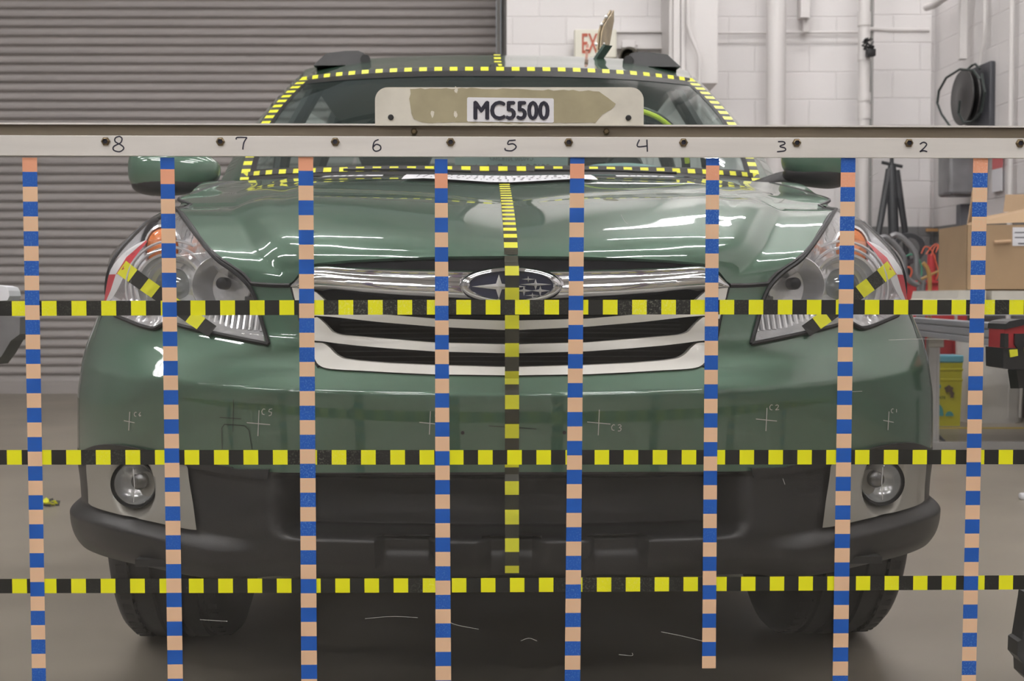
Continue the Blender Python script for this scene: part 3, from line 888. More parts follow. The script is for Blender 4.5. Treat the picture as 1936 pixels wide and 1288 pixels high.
# ---- wheels
def wheel(x, y, steer, w_=.235):
    wh = empty('wheel', (x, y, RW)); wh.rotation_euler = (0, 0, steer); wh.parent = car
    h = w_ / 2; R = RW
    prof = [(R * .60, -h * .80), (R * .70, -h * .98), (R * .85, -h * 1.04), (R * .95, -h * .95), (R * .985, -h * .84)]
    for g in (-.55, -.18, .18, .55):
        prof += [(R * (1 - .008 * abs(g)), h * (g - .07)), (R * .972, h * (g - .05)), (R * .972, h * (g + .05)), (R * (1 - .008 * abs(g)), h * (g + .07))]
    prof += [(R * .985, h * .84), (R * .95, h * .95), (R * .85, h * 1.04), (R * .70, h * .98), (R * .60, h * .80)]
    mb = MB(); mb.lathe(prof, (0, 0, 0), (1, 0, 0), 72)
    for i in range(60):   # shoulder sipes
        a = 2 * pi * i / 60
        for s in (-1, 1):
            c = Vector((s * h * .70, cos(a) * R * .967, sin(a) * R * .967))
            Rm = Matrix.Rotation(a, 3, 'X'); mb.box(c, (h * .22, .018, .018), R=Rm)
    mb.build('tyre', M_RUBBER, wh, True)
    sg = 1 if x > 0 else -1; mb = MB()
    mb.lathe([(R * .62, -h * .8), (R * .60, h * .75 * 1), (R * .55, h * .6)], (0, 0, 0), (1, 0, 0), 40)
    mb.lathe([(.09, 0), (.085, .02), (.0001, .025)], (sg * h * .55, 0, 0), (sg, 0, 0), 24)
    for i in range(5):
        a = 2 * pi * i / 5; mb.tube([(sg * h * .6, cos(a) * .07, sin(a) * .07), (sg * h * .65, cos(a) * R * .6, sin(a) * R * .6)], [.03, .022], 8)
    mb.build('wheel_rim', mat('alloy', (.45, .45, .46), .3, .9), wh, True)
wheel(.700, AX1, 0.03); wheel(-.700, AX1, .03); wheel(.72, AX2, 0); wheel(-.72, AX2, 0)

# ---- inside the cabin
mb = MB(); P = []
dash = [(1.18, 1.02), (1.30, 1.055), (1.50, 1.06), (1.66, 1.03), (1.72, .95), (1.74, .70)]
mb.add([Vector((x, y, z - .02 * abs(x))) for y, z in dash for x in (-.68, 0, .68)], [(3 * i + j, 3 * i + j + 1, 3 * i + j + 4, 3 * i + j + 3) for i in range(5) for j in range(2)])
mb.build('dashboard', mat('dash_grey', (.05, .05, .052), .6), car, True)
mb = MB(); mb.lathe([(.12, -.02), (.12, .05), (.10, .075), (.05, .085), (.0001, .088)], (.365, 1.56, 1.035), (0, -.25, 1), 28, sx=1.0, sy=1.4); mb.build('instrument_hood', mat('instrument_hood_sheen', (.30, .42, .40), .9, spec=.1), car, True)  # pale teal base colour stands in for a reflection on the instrument hood
st = MB(); C0 = Vector((.375, 1.86, 1.136)); st_n = Vector((0, .94, .34)); u_ = Vector((1, 0, 0)); w2 = st_n.cross(u_)
st.tube([C0 + u_ * cos(a) * .185 + w2 * sin(a) * .185 for a in lin(0, 2 * pi, 40)], .014, 8)
for a in (.2, pi - .2, -pi / 2): st.tube([C0, C0 + u_ * cos(a) * .18 + w2 * sin(a) * .18], .012, 6)
st.lathe([(.06, -.02), (.055, .02), (.0001, .03)], C0, -st_n, 20)
swl = st.build('steering_wheel', M_PLAST, car, True)
st = MB(); st.tube([C0 - st_n * .016 + u_ * cos(a) * .187 - w2 * sin(a) * .187 for a in lin(.15, pi - .15, 30)], .0075, 8); yb = st.build('rim_marking_tape', mat('fluorescent_tape', (.75, .9, .02), .4), swl, True)
for sx_ in (-.36, .36):
    seat = empty('front_seat', (sx_, 2.25, .6)); seat.parent = car
    mb = MB(); mb.box((0, 0, -.05), (.48, .5, .16), bev=.04); mb.build('seat_cushion', mat('seat_fabric', (.045, .045, .043), .8), seat, True)
    mb = MB(); mb.box((0, .28, .28), (.46, .14, .62), bev=.05, R=Matrix.Rotation(-.25, 3, 'X')); mb.build('seat_back', MATS['seat_fabric'], seat, True)
    mb = MB(); mb.box((0, .38, .70), (.26, .10, .17), bev=.04, R=Matrix.Rotation(-.2, 3, 'X')); mb.tube([(-.05, .36, .55), (-.05, .37, .66)], .007, 6); mb.tube([(.05, .36, .55), (.05, .37, .66)], .007, 6); mb.build('headrest', MATS['seat_fabric'], seat, True)
mb = MB(); mb.box((0, 3.25, .72), (1.25, .14, .6), bev=.05); mb.build('rear_seat', MATS['seat_fabric'], car, True)
mb = MB(); mb.box((0, 2.9, .50), (1.4, 3.2, .04)); mb.build('cabin_floor', M_DARK, car)
both('headliner', [[[p + Vector((0, 0, -.035)) for p in r] for r in GR]], mat('headliner_grey', (.10, .10, .10), .9), car)
for sg in (1, -1):
    mb = MB(); mb.box((sg * .70, 2.9, .85), (.06, 2.6, .42), bev=.02); mb.build('door_trim', mat('trim_beige', (.22, .22, .20), .8), car)
# sheet built for a sign's reflection in the glass, text mirrored; pass sticker
def text_mesh(name, s, size, m, loc, rot, parent=None, ext=.0004, bold=0.0, mirror=False, align='CENTER', dup=0):
    cu = bpy.data.curves.new(name, 'FONT'); cu.body = s; cu.size = size; cu.extrude = ext; cu.offset = bold
    cu.align_x = align; cu.align_y = 'CENTER'; cu.resolution_u = 3
    tmp = bpy.data.objects.new('tmp_text', cu); COL.objects.link(tmp)
    dg = bpy.context.evaluated_depsgraph_get()
    me = bpy.data.meshes.new_from_object(tmp.evaluated_get(dg)); bpy.data.objects.remove(tmp); bpy.data.curves.remove(cu)
    if mirror:
        for v in me.vertices: v.co.x = -v.co.x
    me.materials.clear()
    if dup:
        bm = bmesh.new(); bm.from_mesh(me); g = bm.verts[:] + bm.edges[:] + bm.faces[:]
        for k_, (ox, oy) in enumerate(((dup, 0), (-dup, 0), (0, dup * .6), (0, -dup * .6))):
            r_ = bmesh.ops.duplicate(bm, geom=g); bmesh.ops.translate(bm, verts=[e for e in r_['geom'] if isinstance(e, bmesh.types.BMVert)], vec=(ox, oy, .0004 * (k_ + 1)))
        bm.to_mesh(me); bm.free()
    o = link(name, me, m, parent); o.location = loc; o.rotation_euler = rot
    return o
tilt = RAD(90 - 8)
c = HP(20, 312, 1.42)
plc = empty('sign_reflection', c); plc.parent = car  # added sheet stands in for writing reflected in the windshield
mb = MB(); mb.box((0, .004, 0), (.30, .003, .075), R=Matrix.Rotation(-.15, 3, 'X')); mb.build('reflected_sheet', mat('reflected_paper', (.20, .24, .23), .7), plc)
text_mesh('reflected_lettering', '2012 Subaru Outback', .023, M_DARK, (0, -.002, -.006), (RAD(82), 0, 0), plc, mirror=True)
text_mesh('reflected_lettering', 'CV0200 3018.2667', .015, M_DARK, (0, -.000, .016), (RAD(82), 0, 0), plc, mirror=True)
c = HP(412, 328, 1.37); stk = empty('permit_sticker', c); stk.parent = car
mb = MB(); mb.box((0, 0, 0), (.056, .001, .024), R=Matrix.Rotation(-.5, 3, 'X')); mb.build('sticker_sheet', mat('sticker_dull_red', (.40, .10, .11), .5), stk)
mb = MB(); mb.lathe([(.010, -.0014), (.010, -.003), (.0001, -.003)], (-.004, 0, 0), (0, .88, -.48), 20, sx=.9, sy=1.8); mb.build('sticker_seal', mat('seal_pale', (.5, .55, .5), .6), stk)
# interior rear-view mirror
mb = MB(); c = HP(-8, 142, 2.0); mb.box(c, (.13, .05, .028), bev=.01); mb.tube([c, c + Vector((0, .02, .03))], .015, 8); mb.build('rear_view_mirror', M_GAP, car, True)

# wipers
mb = MB()
for a, b in (((-300, 331, 1.10), (-60, 334, 1.06)), ((60, 331, 1.08), (330, 336, 1.12))):
    p, q = HP(*a), HP(*b); p.z += .012; q.z += .012; mb = MB()
    mb.tube([p, (p + q) / 2 + Vector((0, .01, .004)), q], .0035, 6); mb.build('wiper', M_GAP, car, True)
# papers on the hood
def on_hood(dx, py):
    best = None; r = ray(CX + dx, py); o = Vector((0, -CY0, H))
    for row in GH[25:]:
        for p in row:
            pp = Vector((math.copysign(p.x, dx), p.y, p.z)); q = pp - o; t = q.dot(r) / r.dot(r); d = (q - r * t).length
            if best is None or d < best[0]: best = (d, pp)
    return best[1]
def hood_interp(x, y):
    # height of hood at x,y
    best = None
    for j in range(len(GH) - 1):
        for i in range(len(GH[0]) - 1):
            a = GH[j][i]; b = GH[j + 1][i + 1]
            if min(a.x, b.x, GH[j+1][i].x, GH[j][i+1].x) - 1e-6 <= abs(x) <= max(a.x, b.x, GH[j][i+1].x) + 1e-6 and min(a.y, GH[j][i+1].y) <= y <= max(b.y, GH[j+1][i].y):
                return max(a.z, b.z)
    return 1.03
def sheet(name, x0, x1, ya, yb, m, parent, skew=0):
    n = 10; V = []
    for j in (0, 1, 2):
        y = ya + (yb - ya) * j / 2
        for i in range(n):
            x = x0 + (x1 - x0) * i / (n - 1); V.append(Vector((x, y, hood_interp(x, y) + .003)))
    mb = MB(); mb.add(V, [(j * n + i, j * n + i + 1, (j + 1) * n + i + 1, (j + 1) * n + i) for j in range(2) for i in range(n - 1)])
    return mb.build(name, m, parent, True)
for x0, x1, ya, yb in ((-.225, .205, .80, 1.0), (-.43, -.28, .94, 1.01), (.26, .40, .94, 1.01)):
    p = sheet('paper_label', x0, x1, ya, yb, M_PAPER, car)
    random.seed(int(x0 * 1000) + 5000)
    for ln in range(2 if yb - ya < .1 else 3):
        y = ya + (yb - ya) * (.25 + .25 * ln); x = x0 + .03; mb = MB()
        while x < x1 - .03:
            w_ = random.uniform(.006, .016); z = hood_interp(x, y) + .0045
            mb.add([(x, y - .008, z - .0012), (x + w_ * .5, y - .008, z - .0012), (x + w_ * .6, y + .008, z + .0016), (x + w_ * .2, y + .008, z + .0016)], [(0, 1, 2, 3)]); x += w_ + .006
        mb.build('printed_line', M_INK, p)

# chalk marks on the bumper
def stroke(mb, P, wpx=1.3, d=.0016):
    for a, b in zip(P, P[1:]):
        dx_, dy_ = b[0] - a[0], b[1] - a[1]; L = math.hypot(dx_, dy_) or 1; nx, ny = -dy_ / L * wpx / 2, dx_ / L * wpx / 2
        V = [PXs(a[0] + nx, a[1] + ny, d), PXs(b[0] + nx, b[1] + ny, d), PXs(b[0] - nx, b[1] - ny, d), PXs(a[0] - nx, a[1] - ny, d)]
        mb.add(V, [(0, 1, 2, 3)])
def PXs(px, py, d):
    dx = px - 966 + (abs(px - 966) / 966) ** 2 * (10); return PX(dx, py, d)
GL = {'C': [[(6, 1), (3, 0), (0, 4), (1, 9), (5, 10)]], '1': [[(2, 1), (2, 9)]], '2': [[(0, 2), (3, 0), (6, 2), (4, 6), (0, 10), (7, 9)]],
      '3': [[(0, 1), (4, 0), (6, 3), (2, 5), (6, 7), (4, 11), (0, 11)]], '4': [[(1, 0), (0, 5), (6, 5)], [(5, 2), (5, 11)]],
      '5': [[(7, 0), (2, 1), (1, 5), (6, 6), (5, 11), (1, 12)]], '6': [[(4, 0), (0, 6), (2, 10), (5, 8), (1, 6)]]}
marks = [(246, 795, 'C6', 255, 778, .8), (488, 799, 'C5', 494, 772, 1.1), (811, 799, 'C4', 821, 781, 1.0), (1130, 799, 'C3', 1154, 803, 1.1), (1447, 794, 'C2', 1453, 766, 1.0), (1679, 797, 'C1', 1684, 774, .8)]
for cx_, cy_, s, tx, ty, sc in marks:
    mb = MB(); w_ = 20 * sc if 300 < cx_ < 1600 else 10
    stroke(mb, [(cx_ - w_, cy_ - 1), (cx_ + w_, cy_ + 3)], 1.6); stroke(mb, [(cx_ + 1, cy_ - 22 * sc), (cx_, cy_), (cx_ - 1, cy_ + 22 * sc)], 1.6)
    for k_, ch in enumerate(s):
        for st_ in GL[ch]: stroke(mb, [(tx + k_ * 11 * sc + a * sc, ty + b * sc) for a, b in st_], 1.4)
    mb.build('chalk_mark', M_CHALK, car)
mb = MB(); stroke(mb, [(922, 805), (1012, 811)], 1.2); stroke(mb, [(970, 785), (969, 832)], 1.0, .005); stroke(mb, [(415, 788), (455, 791)], 1.2); stroke(mb, [(441, 755), (440, 815)], 1.0)
stroke(mb, [(420, 848), (419, 808), (424, 801), (462, 804), (470, 812), (476, 848)], 1.2); mb.build('pen_mark', M_GAP, car)
# front plate screws
for px in (873, 1065):
    mb = MB(); p = PXs(px, 818, .001); mb.lathe([(.003, -.001), (.003, .0015), (.0001, .002)], p, (0, -1, 0), 12); mb.build('bumper_screw', M_GAP, car)
# ================================================================ TAPED CLEAR PANEL
YAW, TLT = 0.024, 0.022
PO = Vector((0, 1.95 + .75 * sin(TLT), 0))
PR = Matrix.Rotation(YAW, 3, 'Z') @ Matrix.Rotation(TLT, 3, 'X'); PRI = PR.inverted()
scr = empty('measuring_screen', PO); scr.rotation_euler = PR.to_euler()
tag(scr, 'clear acrylic panel with striped tape grid hanging from an aluminium rail before the car', 'screen')
def PL(px, py, y=0.0):
    o = PRI @ (Vector((0, 0, H)) - PO); r = PRI @ ray(px, py); t = (y - o.y) / r.y
    return o + r * t
zb = .02
x0 = -1.06; x1 = 1.06; ztop = PL(968, 262).z + .0
mb = MB(); mb.box((0, .003, (zb + ztop) / 2), (x1 - x0, .006, ztop - zb)); mb.build('acrylic_sheet', M_ACRYL, scr)
# rail: vertical leg, plus a brown bar added instead of a shading flange
zl = PL(968, 297, -.004).z; zt = ztop + .002; fl = .118
rail_z1 = zt
mb = MB()
mb.box((0, -.0035, (zl + zt) / 2), (2.4, .006, zt - zl), bev=.0006)
rail = mb.build('angle_rail', M_ALU, scr)
ztb = PL(968, 238.5, .006).z
mb = MB(); mb.box((0, .018, (zt + ztb) / 2), (2.4, .020, ztb - zt - .0005), bev=.0008); mb.build('added_rail_bar', mat('rail_bar_brown', (.155, .125, .088), .5, .1, noise=.15, nscale=4, stretch=(.5, 6, 30)), rail)  # bar added in place of a flange that shaded the leg too much
mb = MB(); mb.box((0, .016, ztb + .0012), (2.4, .028, .0024)); mb.build('rail_top_lip', M_ALU, rail)
rail['label'] = 'aluminium angle rail with handwritten numbers and bolts'
for px in (200, 417, 634, 852, 1075, 1292, 1506, 1718, 1928):
    p = PL(px, 269 + (px - 968) * .002, -.0066); mb = MB()
    mb.lathe([(.0066, 0), (.0066, -.002), (.0052, -.004), (.0040, -.0045), (.0038, -.0015)], p, (0, 1, 0), 6)
    mb.lathe([(.0038, -.002), (.0001, -.002)], p, (0, 1, 0), 12, k=1)
    mb.build('hex_bolt', [M_STEEL, M_INK], rail)
for px in (783, 1146):
    p = PL(px, 249, .008); mb = MB(); mb.lathe([(.005, 0), (.005, -.003), (.003, -.006), (.0001, -.006)], p, (0, 1, 0), 6); mb.build('hex_bolt', M_STEEL, rail)
def pstroke(mb, P, w, y, up=.0003):
    P = resample([(a, b, 0) for a, b in P], max(2, len(P) * 4), True) if len(P) > 2 else [Vector((a, b, 0)) for a, b in P]
    V = []
    for i, p in enumerate(P):
        d = (P[min(i + 1, len(P) - 1)] - P[max(i - 1, 0)]).normalized(); n = Vector((-d.y, d.x, 0)) * w / 2
        V += [PL(p.x + n.x, p.y + n.y, y), PL(p.x - n.x, p.y - n.y, y)]
    mb.add(V, [(2 * i, 2 * i + 1, 2 * i + 3, 2 * i + 2) for i in range(len(P) - 1)])
NUM = {'8': (224, [[(231, 262), (226, 258), (218, 261), (218, 268), (230, 275), (234, 281), (226, 287), (215, 284), (215, 277), (228, 270), (231, 262)]]),
       '7': (456, [[(447, 264), (448, 260), (467, 260)], [(467, 260), (461, 270), (459, 283)]]),
       '6': (712, [[(716, 264), (708, 268), (705, 280), (710, 286), (719, 283), (719, 276), (711, 273), (705, 279)]]),
       '5': (966, [[(975, 265), (962, 266)], [(962, 266), (960, 273), (970, 272), (976, 278), (968, 285), (956, 284), (955, 280)]]),
       '4': (1215, [[(1209, 264), (1205, 277), (1224, 276)], [(1223, 264), (1224, 287)]]),
       '3': (1477, [[(1471, 268), (1481, 268), (1484, 272), (1474, 277), (1484, 280), (1484, 285), (1469, 287)]]),
       '2': (1745, [[(1739, 273), (1746, 269), (1752, 273), (1746, 281), (1739, 287)], [(1739, 287), (1746, 285), (1753, 287)]])}
for ch, (c, strokes) in NUM.items():
    mb = MB()
    for P in strokes: pstroke(mb, P, 2.6, -.0069)
    mb.build('handwritten_number', M_INK, rail)
# sign plate
sy = .000
def rrect(xa, ya, xb, yb, r, n=8):
    P = []
    for cx_, cy_, a0 in ((xb - r, ya + r, -pi / 2), (xb - .1, yb, None), (xa + .1, yb, None), (xa + r, ya + r, pi)):
        if a0 is None: P.append((cx_, cy_)); continue
        for i in range(n + 1): a = a0 + pi / 2 * i / n; P.append((cx_ + r * cos(a), cy_ + r * sin(a)))
    return P
P = [PL(a, b, sy) for a, b in rrect(709, 165, 1217, 237.5, 24)]
mb = MB(); mb.prism(P, (0, 0, 0), (0, .003, 0)); M_PLATE = mat('worn_cream_plate', (.68, .65, .57), .5, noise=.12, nscale=18, detail=8)
plate = mb.build('sign_plate', M_PLATE, scr); plate['label'] = 'cream plate reading MC5500 with worn olive patch'
random.seed(3)
P = []
for a, b in resample([(776, 168, 0), (900, 167, 0), (1040, 170, 0), (1128, 172, 0), (1140, 180, 0), (1166, 196, 0), (1160, 206, 0), (1140, 216, 0), (1126, 232, 0), (1000, 233, 0), (860, 232, 0), (800, 233, 0), (782, 226, 0), (774, 200, 0), (776, 168, 0)], 90)[:-1] and [(v.x, v.y) for v in resample([(776, 168, 0), (900, 167, 0), (1040, 170, 0), (1128, 172, 0), (1140, 180, 0), (1166, 196, 0), (1160, 206, 0), (1140, 216, 0), (1126, 232, 0), (1000, 233, 0), (860, 232, 0), (800, 233, 0), (782, 226, 0), (774, 200, 0), (776, 168, 0)], 90)][:-1]:
    P.append(PL(a + random.uniform(-1.6, 1.6), b + random.uniform(-1.4, 1.4), sy - .0006))
mb = MB(); mb.add(P, [tuple(range(len(P)))]); mb.build('paint_patch', mat('olive_primer', (.36, .32, .205), .7, noise=.12, nscale=22), plate)
for bx, by in ((818, 214), (861, 216), (862, 170)):
    Q = [PL(bx + random.uniform(3, 7) * cos(a) * (.6), by + random.uniform(3, 9) * sin(a), sy - .0009) for a in lin(0, 2 * pi, 14)[:-1]]; mb = MB(); mb.add(Q, [tuple(range(len(Q)))]); mb.build('chipped_spot', M_PLATE, plate)
P = [PL(a, b, sy - .0012) for a, b in [(885, 184), (1045, 186), (1047, 188), (1047, 230), (1045, 232), (885, 230), (883, 228), (883, 186)]]
mb = MB(); mb.prism(P, (0, 0, 0), (0, .0005, 0)); lab = mb.build('number_label', M_PAPER, plate)
def fit_text(o, c, w, h):
    me = o.data; xs = [v.co.x for v in me.vertices]; ys_ = [v.co.y for v in me.vertices]
    ax, bx = min(xs), max(xs); ay, by = min(ys_), max(ys_)
    for v in me.vertices: v.co.x = (v.co.x - (ax + bx) / 2) * w / (bx - ax); v.co.y = (v.co.y - (ay + by) / 2) * h / (by - ay)
    o.location = c
a = PL(895, 209, sy - .0016); b = PL(1039, 209, sy - .0016); hh = PL(968, 190, sy).z - PL(968, 226.5, sy).z
tx = text_mesh('sign_lettering', 'MC5500', 1.0, M_INK, (0, 0, 0), (pi / 2, 0, 0), lab, ext=.0, dup=.042)
fit_text(tx, (a + b) / 2, b.x - a.x, hh)
for px, py in ((739, 222), (1188, 223)):
    mb = MB(); mb.lathe([(.0042, -.0005), (.0042, -.002), (.003, -.003), (.0001, -.003)], PL(px, py, sy), (0, 1, 0), 16); mb.build('plate_screw', mat('dark_screw', (.04, .04, .04), .4, .6), plate)

# horizontal tapes
a = PL(22, 583, -.001); b = PL(1908, 581, -.001); sqh = (b.x - a.x) / 68
SQ = sqh; n0 = -14
def hrow(y_l, y_m, y_r, xstart, hpx, y):
    mb = MB(); xs0 = PL(xstart, y_m, y).x
    def zc(x):
        zz = [(PL(0, y_l, y).x, PL(0, y_l, y).z), (PL(968, y_m, y).x, PL(968, y_m, y).z), (PL(1936, y_r, y).x, PL(1936, y_r, y).z)]
        return sinterp(x, zz) if zz[0][0] < x < zz[2][0] else interp(x, zz)
    hz = (PL(968, y_m - hpx / 2, y).z - PL(968, y_m + hpx / 2, y).z) / 2
    for i in range(-12, 82):
        xa = xs0 + i * SQ; xb = xa + SQ
        mb.add([(xa, y, zc(xa) - hz), (xb, y, zc(xb) - hz), (xb, y, zc(xb) + hz), (xa, y, zc(xa) + hz)], [(0, 1, 2, 3)], i % 2)
    o = mb.build('striped_tape', [M_YEL, M_BLK], scr); o['label'] = 'horizontal strip of yellow and black squares'
hrow(583.5, 581, 581, 22.3, 27.8, -.0008)
hrow(865, 865, 864.5, 13, 27.5, -.0008)
hrow(1108.5, 1106.5, 1101.5, 1 + 22, 27, -.0008)
# vertical tapes
VT = [((42, 70), (60.5, 87), 298, 'S', 325, 1300), ((303, 329.5), (317, 346), 298, 'B', 320, 1300), ((564, 592), (569.5, 599.5), 297, 'S', 323, 1300),
      ((822, 846), (823.5, 853), 301, 'B', 328, 1300), ((1078, 1105), (1067.5, 1097), 298, 'B', 309.5, 1300), ((1335, 1360), (1327, 1353), 299, 'B', 313, 1264),
      ((1590, 1617.5), (1574, 1603), 298, 'B', 326, 1300), ((1840, 1868), (1818, 1845), 298, 'S', 327, 1300)]
for (xa, xb), (xc, xd), ytop, col, y1, yend in VT:
    def ex(py, k): return (xa, xb)[k] + ((xc, xd)[k] - (xa, xb)[k]) * (py - 300) / 988
    yy = -.0022; ztp = PL(xa, ytop, yy).z; zz = PL(xa, y1, yy).z; zend = PL(xa, yend, yy).z
    edges = [ztp]; z = zz
    while z > zend + .004: edges.append(z); z -= SQ * .995
    edges.append(zend if yend < 1290 else z)
    mb = MB(); first = True; k = 0 if col == 'B' else 1
    pa, pb = PL(xa, 300, yy), PL(xb, 300, yy); pc, pd = PL(xc, 1288, yy), PL(xd, 1288, yy)
    def X(z, l):
        p, q = (pa, pc) if l == 0 else (pb, pd); return p.x + (q.x - p.x) * (z - p.z) / (q.z - p.z)
    for za, zb_ in zip(edges, edges[1:]):
        m_ = k
        if k == 1 and first: m_ = 2; first = False
        mb.add([(X(zb_, 0), yy, zb_), (X(zb_, 1), yy, zb_), (X(za, 1), yy, za), (X(za, 0), yy, za)], [(0, 1, 2, 3)], m_); k = 1 - k
    o = mb.build('checker_tape', [M_BLUE, M_SALM, M_ORNG], scr); o['label'] = 'vertical strip of blue and salmon squares'
# scratches in the sheet
for P in ([(1680, 643), (1740, 641), (1795, 642)], [(1608, 741), (1630, 740)], [(840, 1170), (860, 1181), (905, 1190)], [(985, 1212), (1000, 1207), (1015, 1212)], [(1250, 1195), (1290, 1203), (1330, 1213)],
          [(1170, 1238), (1195, 1240), (1195, 1235)], [(690, 1170), (740, 1166), (790, 1168)], [(378, 1172), (430, 1175)], [(1480, 905), (1484, 916)], [(1642, 336), (1660, 327)], [(1174, 406), (1181, 418), (1187, 423)]):
    mb = MB(); pstroke(mb, P, .9, -.0012); mb.build('scratch', mat('scratch_white', (.42, .42, .40), .8), scr)
# side posts (outside the picture) carrying the rail
for sx_ in (-1.1, 1.1):
    mb = MB(); mb.box((sx_, .03, zt / 2), (.04, .04, zt), bev=.002); mb.box((sx_, .03, .01), (.06, .5, .02)); mb.build('screen_post', M_ALU, scr)

# ================================================================ ROOF TARGET
tg = empty('roof_target', at(1135, 112, 4.78)); tag(tg, 'speckled brass target plate on a green bracket standing on the car roof', 'target plate')
def loc(o, p): return p - o.location
Mbr = mat('zinc_passivated_plate', (.34, .27, .17), .4, .4, noise=.35, nscale=14, detail=6)
mbx = MB(); poly = [(1126, 110, 4.62), (1128, 85, 4.64), (1130, 62, 4.66), (1134, 49, 4.68), (1146, 31, 4.75), (1153, 19, 4.80), (1153, 40, 4.80), (1149, 62, 4.78), (1145, 84, 4.76)]
P = [loc(tg, at(*q)) for q in poly]; mbx.prism(P, (0, 0, 0), (.006, .0, 0)); mbx.prism([p + Vector((.011, 0, 0)) for p in P], (0, 0, 0), (.004, 0, 0)); mbx.build('target_plate', [Mbr], tg)
mbx = MB()
for i in range(7): mbx.lathe([(.0035, 0), (.003, -.003), (.0001, -.004)], loc(tg, at(1122 + 3.4 * i, 110 - 4.6 * i, 4.60)), (0, 1, 0), 8)
for q in ((1146, 32, 4.74), (1137, 46, 4.68), (1151, 47, 4.78), (1127, 84, 4.62)): mbx.lathe([(.006, 0), (.006, -.005), (.0001, -.006)], loc(tg, at(*q)), (0, 1, 0), 8)
mbx.build('rivet_row', mat('zinc', (.6, .6, .6), .3, .9), tg)
mbx = MB(); poly = [(1124, 116, 4.58), (1144.5, 85, 4.58), (1158, 86.5, 4.62), (1137, 117, 4.62)]
P = [loc(tg, at(*q)) for q in poly]; mbx.prism(P, (0, 0, 0), (0, .012, 0))
P = [loc(tg, at(*q)) for q in [(1119, 115, 4.58), (1140, 84, 4.58), (1145, 85, 4.58), (1124, 116, 4.58)]]; mbx.prism(P, (0, -.004, 0), (0, .004, 0))
mbx.build('angle_bracket', mat('bracket_green', (.03, .06, .045), .5), tg)
mbx = MB(); a = at(1108, 114, 4.7); b = at(1111, 84, 4.7); mbx.box(loc(tg, (a + b) / 2), (.009, .02, (b - a).length), R=Matrix.Rotation(.08, 3, 'Y')); mbx.tube([loc(tg, at(1107, 93, 4.69)), loc(tg, at(1114, 94, 4.69))], .005, 8)
mbx.build('marker_post', mat('copper_post', (.55, .30, .24), .4, .4), tg)

# ================================================================ THE HALL
def wall_mat(name, rot=False, upper=(.76, .735, .73), lower=(.18, .18, .18), zsplit=1.29, split=True, bw=.4, bh=.203, swap=False):
    m = bpy.data.materials.new(name); m.use_nodes = True; nt = m.node_tree; b = nt.nodes['Principled BSDF']; b.inputs['Roughness'].default_value = .55
    tc = nt.nodes.new('ShaderNodeTexCoord'); sx_ = nt.nodes.new('ShaderNodeSeparateXYZ'); nt.links.new(tc.outputs['Object'], sx_.inputs[0])
    cb = nt.nodes.new('ShaderNodeCombineXYZ'); nt.links.new(sx_.outputs[1 if swap else 0], cb.inputs[0]); nt.links.new(sx_.outputs[2], cb.inputs[1])
    br = nt.nodes.new('ShaderNodeTexBrick'); nt.links.new(cb.outputs[0], br.inputs['Vector'])
    br.inputs['Scale'].default_value = 1.0; br.inputs['Brick Width'].default_value = bw; br.inputs['Row Height'].default_value = bh
    br.inputs['Mortar Size'].default_value = .006; br.inputs['Mortar Smooth'].default_value = .6
    br.inputs['Color1'].default_value = (1, 1, 1, 1); br.inputs['Color2'].default_value = (.96, .96, .96, 1); br.inputs['Mortar'].default_value = (.93, .93, .93, 1)
    ns = nt.nodes.new('ShaderNodeTexNoise'); ns.inputs['Scale'].default_value = 1.3; ns.inputs['Detail'].default_value = 6; nt.links.new(tc.outputs['Object'], ns.inputs['Vector'])
    mr = nt.nodes.new('ShaderNodeMapRange'); mr.inputs['To Min'].default_value = .92; mr.inputs['To Max'].default_value = 1.05; nt.links.new(ns.outputs['Fac'], mr.inputs['Value'])
    gt_ = nt.nodes.new('ShaderNodeMath'); gt_.operation = 'GREATER_THAN'; gt_.inputs[1].default_value = zsplit if split else -9; nt.links.new(sx_.outputs[2], gt_.inputs[0])
    mx = nt.nodes.new('ShaderNodeMix'); mx.data_type = 'RGBA'; mx.inputs[6].default_value = (*lower, 1); mx.inputs[7].default_value = (*upper, 1); nt.links.new(gt_.outputs[0], mx.inputs[0])
    m2 = nt.nodes.new('ShaderNodeMix'); m2.data_type = 'RGBA'; m2.blend_type = 'MULTIPLY'; m2.inputs[0].default_value = 1; nt.links.new(mx.outputs[2], m2.inputs[6]); nt.links.new(br.outputs['Color'], m2.inputs[7])
    m3 = nt.nodes.new('ShaderNodeMix'); m3.data_type = 'RGBA'; m3.blend_type = 'MULTIPLY'; m3.inputs[0].default_value = 1; nt.links.new(m2.outputs[2], m3.inputs[6]); nt.links.new(mr.outputs[0], m3.inputs[7])
    nt.links.new(m3.outputs[2], b.inputs['Base Color'])
    bp = nt.nodes.new('ShaderNodeBump'); bp.inputs['Strength'].default_value = .6; bp.inputs['Distance'].default_value = .006; bp.invert = True; nt.links.new(br.outputs['Fac'], bp.inputs['Height']); nt.links.new(bp.outputs[0], b.inputs['Normal'])
    return m
M_WB = wall_mat('painted_block_back'); M_WR = wall_mat('painted_block_right', swap=True)
M_WD = mat('dark_hall_wall', (.34, .335, .33), .7, noise=.2, nscale=.8)
M_WPAINT = mat('white_painted_steel', (.68, .655, .645), .45)
def struct(o): o['kind'] = 'structure'; return o
